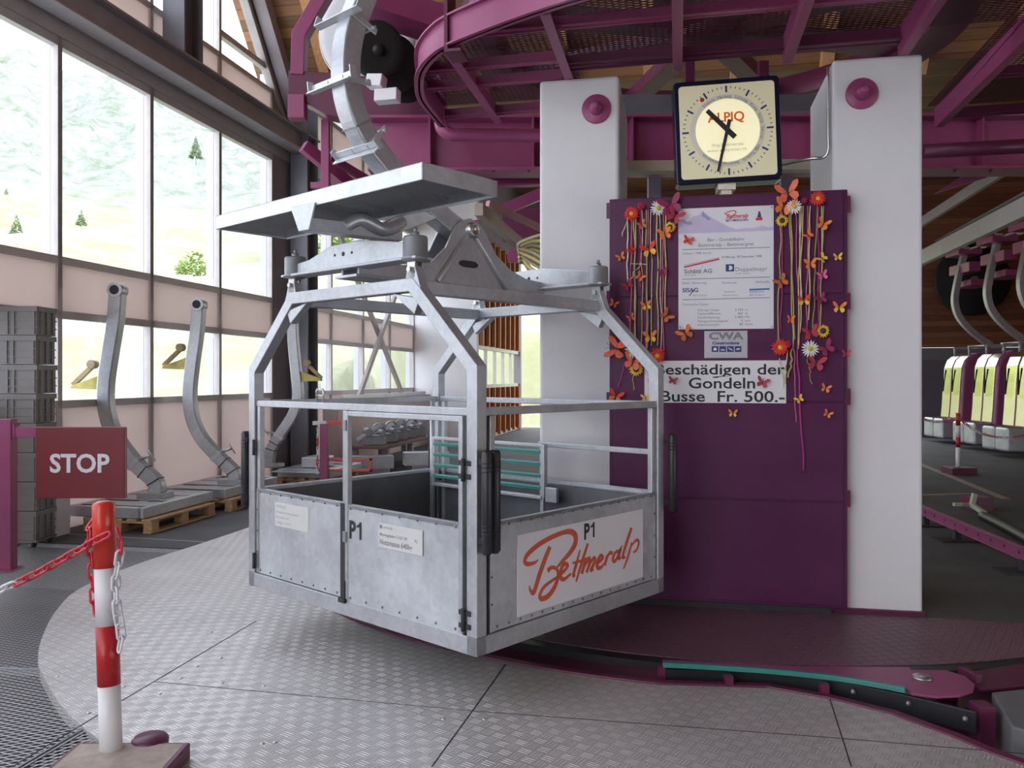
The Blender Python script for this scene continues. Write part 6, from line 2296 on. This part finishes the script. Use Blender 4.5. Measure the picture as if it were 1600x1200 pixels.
# bullwheel above the deck, added to hide and darken the bright roof boards
bw = thing('bullwheel', 'large dark plum bullwheel lying flat above the service deck', 'wheel', C0 + Z * 5.0)
b = MB(); b.lathe((0, 0, 0), Z, [(2.05, -.12), (2.35, -.16), (2.40, -.06), (2.30, 0), (2.40, .06), (2.35, .16), (2.05, .12), (2.05, -.12)], 72)
b.build('rim', MD, bw)
for k in range(8):
    a = PI * k / 4 + .2
    b = MB(); b.bar((.3 * math.cos(a), .3 * math.sin(a), 0), (2.07 * math.cos(a), 2.07 * math.sin(a), 0), .22, .14)
    b.build('spoke', MD, bw, 0.006)
b = MB(); b.lathe((0, 0, 0), Z, [(0, -.16), (.34, -.16), (.36, -.1), (.36, .3), (0, .3)], 32)
b.build('hub', MD, bw)

# floor rail behind the right pillar
fr_ = thing('floor_rail', 'magenta perforated floor rail on a low stand right of the right pillar', 'rail', V((4.4, 8.1, 0)))
fo = fr_.location.copy()
A_, B_ = fl(1440, 797, .15) - fo, fl(1606, 868, .15) - fo
b = MB(); b.bar(A_, B_, .015, .12); b.bar(A_ + V((.03, 0, -.055)), B_ + V((.03, 0, -.055)), .08, .012); b.bar(A_ + V((-.02, 0, .055)), B_ + V((-.02, 0, .055)), .05, .012)
rl = b.build('rail', MG, fr_, 0.003)
d_ = (B_ - A_).normalized(); n_ = d_.cross(Z)
b = MB()
for k in range(9):
    p = A_ + (B_ - A_) * ((k + .5) / 9)
    b.cyl(p - n_ * .010, p + n_ * .010, .016, 12)
b.build('holes', M['dark_seam'], rl)['kind'] = 'stuff'
p = fl(1503, 846, 0) - fo
for f_ in (.4, .97, .05):
    p = A_ + (B_ - A_) * f_
    b = MB(); b.bx(p.x - .03, p.x + .03, p.y - .03, p.y + .03, 0, .10); b.bx(p.x - .2, p.x + .2, p.y - .12, p.y + .12, 0, .015)
    b.build('stand', M['dark_seam'], fr_, 0.003)
es = thing('rail_end_stop', 'pale bent bar with a dark box behind the floor rail', 'end stop', fl(1530, 802, 0))
eo_ = es.location.copy()
b = MB(); b.bar(at(1523, 771, 9.7) - eo_, at(1519, 789, 9.7) - eo_, .05, .05, V((0, 1, 0))); b.bar(at(1519, 789, 9.7) - eo_, at(1540, 803, 9.5) - eo_, .05, .05)
b.bar(at(1490, 788, 9.8) - eo_, at(1519, 789, 9.8) - eo_, .05, .04)
b.build('bent_bar', mat('green_lit_metal', (0.42, 0.48, 0.34), 0.5, 0, 0.1, 6), es, 0.003)  # green light falling on the bar is put into its colour
b = MB(); c_ = at(1537, 792, 9.9) - eo_; b.bx(c_.x - .12, c_.x + .12, c_.y, c_.y + .3, 0, .16)
b.build('box', MD, es, 0.004)
b = MB(); b.tube(catmull([fl(1535, 806, .05), fl(1560, 818, .05), fl(1590, 834, .05), fl(1650, 868, .05)], 5), .05, 12)
tag(b.build('dark_hose', M['rubber']), 'dark grey hose on the floor running right beside the floor rail', 'hose')

# small barrier post with chain beyond the pillar
sp2 = thing('barrier_post', 'slim red and white barrier post on a plum base near the parked gondolas', 'post', at(1497, 740, 13.8) * 1)
sp2.location.z = 0
k = 13.8 / F
b = MB(); b.bx(-.19, .22, -.18, .18, 0, .11)
b.build('base', MD, sp2, 0.008)
zz_ = [.10] + [CZ + (CY - y) * k for y in (699, 683, 665, 645)]
for i, (m_, nm) in enumerate(((M['white_post'], 'lower_sleeve'), (M['red_deep'], 'red_band'), (M['white_post'], 'upper_sleeve'), (M['red'], 'top_sleeve'))):
    b = MB(); b.tube([(0, 0, zz_[i]), (0, 0, zz_[i + 1])], .036, 18)
    b.build(nm, m_, sp2)
ch2 = thing('barrier_chain', 'pink and white chain hanging from the slim barrier post by the parked gondolas', 'chain', at(1497, 654, 13.75))
c2 = ch2.location.copy()
rr_, ww_ = [], []
for P_ in ([(1430, 650, 13.7), (1450, 657, 13.7), (1472, 659, 13.72), (1497, 653, 13.74)], [(1497, 653, 13.74), (1528, 675, 13.7), (1560, 683, 13.7), (1590, 682, 13.7), (1630, 674, 13.7)]):
    for i, (mb, c) in enumerate(chain_links(catmull([at(*p) - c2 for p in P_], 5), .06, .04, .017, .008)):
        (ww_ if (i // 4) % 2 else rr_).append(mb)
merge(rr_).build('red_links', mat('pink_link', (.62, .16, .18), .4, 0, .1, 20), ch2); merge(ww_).build('white_links', M['chain_white'], ch2)

# ---------------------------------------------------------------- parked gondolas
M['cabin'] = mat('cabin_magenta', (0.36, 0.10, 0.22), 0.25, 0, 0.06, 4)
M['cabin_silver'] = mat('polished_aluminium', (0.72, 0.72, 0.55), 0.2, 1.0, 0.05, 3)  # yellowish tint puts the meadow's reflection into the metal colour
M['cabin_glass'] = mat('lime_reflection_glass', (0.60, 0.66, 0.30), 0.04, 1.0, 0, 3)  # lime tint stands in for the sunny meadow mirrored in the panes
M['cabin_dark'] = mat('dark_cabin_glass', (0.015, 0.015, 0.018), 0.1, 0, 0, 3)
WD = 1.02
def cabin_mesh(root):
    pf = [(0.0, .60), (.03, .95), (.06, 1.5), (.09, 1.85), (.16, 2.03), (.28, 2.14), (.45, 2.2), (1.05, 2.2), (1.22, 2.1), (1.32, 1.85), (1.38, 1.4), (1.40, .7), (1.3, .3), (1.15, .2), (.25, .2), (.06, .32)]
    b = MB(); b.prism(pf, (0, 0, 0), (0, 1, 0), (0, 0, 1), WD)
    bd = b.build('body', M['cabin'], root, 0.07, 4)
    def fy(z):
        for i in range(len(pf) - 1):
            if pf[i][1] <= z <= pf[i + 1][1]:
                t = (z - pf[i][1]) / (pf[i + 1][1] - pf[i][1])
                return pf[i][0] + (pf[i + 1][0] - pf[i][0]) * t
        return 0
    for s_ in (-1, 1):
        zs = [.62, .95, 1.2, 1.5, 1.75, 1.85, 1.95, 2.03, 2.08, 2.13]
        x0, x1 = (0.035, WD / 2 - .075) if s_ > 0 else (-WD / 2 + .075, -.035)
        def face(za, zb, xa, xb, off):
            zl = [z for z in zs if za < z < zb]
            zl = [za] + zl + [zb]
            b = MB()
            vs = []
            for z in zl:
                vs += [(xa, fy(z) - off, z), (xb, fy(z) - off, z), (xa, fy(z) + .01, z), (xb, fy(z) + .01, z)]
            fs = []
            for i in range(len(zl) - 1):
                a = i * 4
                fs += [(a, a + 1, a + 5, a + 4), (a + 2, a + 6, a + 7, a + 3), (a, a + 4, a + 6, a + 2), (a + 1, a + 3, a + 7, a + 5)]
            fs += [(0, 2, 3, 1), tuple(len(vs) - 4 + i for i in (0, 1, 3, 2))]
            return b.add(vs, fs)
        lf = face(.62, 2.13, x0, x1, .018).build('door_leaf', M['cabin_silver'], root)
        face(1.18, 1.84, x0 + .06, x1 - .05, .024).build('window', M['cabin_glass'], lf)
        b = MB(); xx = x0 + .04; b.bx(xx - .008, xx + .008, fy(1.5) - .05, fy(1.5) - .02, 1.25, 1.8)
        b.build('handrail', M['dark_seam'], lf)
        # ski box
        b = MB()
        xa, xb = (0.02, WD / 2 - .02) if s_ > 0 else (-WD / 2 + .02, -.02)
        b.bx(xa, xb, -.42, -.03, .12, .60)
        sk = b.build('ski_box', M['galv_light'], root, 0.05, 3)
        b = MB()
        for j in range(2):
            b.bx(xa + .05, xb - .05, -.38 + j * .17, -.26 + j * .17, .598, .606)
        b.build('slots', M['dark_seam'], sk)
    b = MB(); b.bx(-WD / 2 - .004, -WD / 2 + .02, .35, 1.15, .95, 1.85)
    b.build('side_window', M['cabin_dark'], root, 0.01)
    b = MB(); b.bx(WD / 2 - .02, WD / 2 + .004, .35, 1.15, .95, 1.85)
    b.build('side_window', M['cabin_dark'], root, 0.01)
    b = MB()
    for x in (-.36, .36):
        b.cyl((x, .3, 2.1), (x, .3, 2.36), .03, 10); b.cyl((x, 1.1, 2.15), (x, 1.1, 2.36), .03, 10)
    b.bar((-.36, .3, 2.34), (-.36, 1.1, 2.34), .06, .05); b.bar((.36, .3, 2.34), (.36, 1.1, 2.34), .06, .05); b.bar((-.4, .7, 2.36), (.4, .7, 2.36), .14, .08)
    b.build('roof_rack', M['galv'], root)
    P_ = catmull([V((0, y, z)) for y, z in ((1.0, 2.40), (.78, 2.55), (.48, 2.80), (.22, 3.12), (.12, 3.5), (.18, 3.95), (.28, 4.4), (.36, 4.72))], 4)
    b = MB(); b.sweep(P_, .14, .14, V((1, 0, 0)))
    b.build('hanger_arm', M['galv'], root, 0.012)
    b = MB()
    b.bx(-.5, .5, .22, .50, 4.18, 4.42); b.bx(-.35, .35, .05, .62, 4.62, 4.76); b.bx(-.42, .42, .3, .85, 3.85, 4.0)
    b.build('grip', MG, root, 0.015)
    b = MB()
    for x, y in ((-.45, -.10), (-.45, .62), (.38, -.10), (.38, .62)):
        b.cyl((x - .05, y, 4.84), (x + .05, y, 4.84), .09, 16)
        b.cyl((x, y, 4.84), (x, .3, 4.74), .025, 8)
    b.build('rollers', M['cream'], root)['kind'] = 'stuff'
NR = V((-1, 0.04, 0)).normalized()          # the door faces look this way
gang = math.atan2(-NR.x, NR.y)              # local -Y -> NR
gang = math.atan2(NR.x, -NR.y)
LBG = ['magenta parked gondola in the row at right, farthest from the camera', 'magenta parked gondola in the middle of the row at right', 'magenta parked gondola nearest the right picture edge']
g0 = None
for k, (px, Y) in enumerate(((1484, 20.6), (1534, 18.7), (1586, 16.9))):
    p = at(px, 590, Y); p.z = 0.0
    if g0 is None:
        g0 = thing('parked_gondola', LBG[0], 'gondola', p, gang, 'parked gondolas in a row')
        cabin_mesh(g0)
    else:
        c_ = g0.copy(); COL.objects.link(c_)
        c_.location = p; c_['label'] = LBG[k]
        for chd in g0.children:
            d_ = chd.copy(); COL.objects.link(d_); d_.parent = c_
            for sub in chd.children:
                s_ = sub.copy(); COL.objects.link(s_); s_.parent = d_

# overhead storage rail that carries the parked row, with its silver side beams
b = MB(); a_, c_ = V((11.9, 23.0, 5.25)), V((10.2, 15.0, 5.25))
b.ibeam(a_, c_, .3, .3, .03, .03)
tag(b.build('storage_rail', M['galv_dark']), 'grey storage rail above the row of parked gondolas', 'rail')
b = MB(); p = at(1600, 325, 12.5); b.bar(p + W * 7, p - W * 2.5, .12, .30)
tag(b.build('side_beam', mat('pale_mauve_beam', (0.46, 0.43, 0.44), 0.45, 0.2, 0.08, 3), None, 0.006), 'pale mauve side beam before the parked gondola hangers', 'beam')
b = MB(); p = at(1500, 308, 11.0); b.bar(p + W * 12, p - W * 2, .08, .11); b.bar(p + W * 12 + V((-.2, 0, -.16)), p - W * 2 + V((-.2, 0, -.16)), .06, .08)
tag(b.build('track_beam', mat('mauve_track', (0.30, 0.26, 0.28), 0.4, 0.3, 0.08, 3), None, 0.004), 'mauve grey track beam rising right of the right pillar', 'beam')
b = MB()
pq_ = [at(x, y, 8.75) for x, y in ((1462, 302), (1510, 272), (1582, 262), (1540, 278))]
b.prism([(p.x, p.z) for p in pq_], (0, 8.75, 0), (1, 0, 0), (0, 0, 1), .1)
tag(b.build('gusset_plate', MG, None, 0.004), 'magenta gusset plate above the track beam right of the pillar', 'plate')
b = MB()
p = at(1462, 690, 22.6)
b.bx(p.x - .6, p.x + .75, 22.4, 22.9, 0, CZ + (CY - 562) / F * 22.4)
c_ = tag(b.build('grey_locker', mat('grey_locker_paint', (0.20, 0.20, 0.23), 0.5, 0, 0.06, 2), None, 0.01), 'grey locker against the end wall left of the parked gondolas', 'locker')
b = MB(); b.bx(p.x - .6, p.x + .2, 23.0, 23.4, 2.1, 2.55)

wm = thing('wall_wheel', 'large black pulley wheel on the brown end wall above the parked gondolas', 'wheel', V((12.75, 22.95, 4.3)))
b = MB(); b.lathe((0, 0, 0), W * -1, [(0.0, -.1), (0.2, -.12), (0.22, -.04), (0.70, -.04), (0.74, -.12), (0.95, -.12), (0.98, 0), (0.95, .12), (0.0, .12)], 48)
b.build('disc', M['tyre'], wm)
b = MB(); b.cyl((0, 0, 0), -W * .22, .09, 16)
b.build('axle', M['steel_grey'], wm)
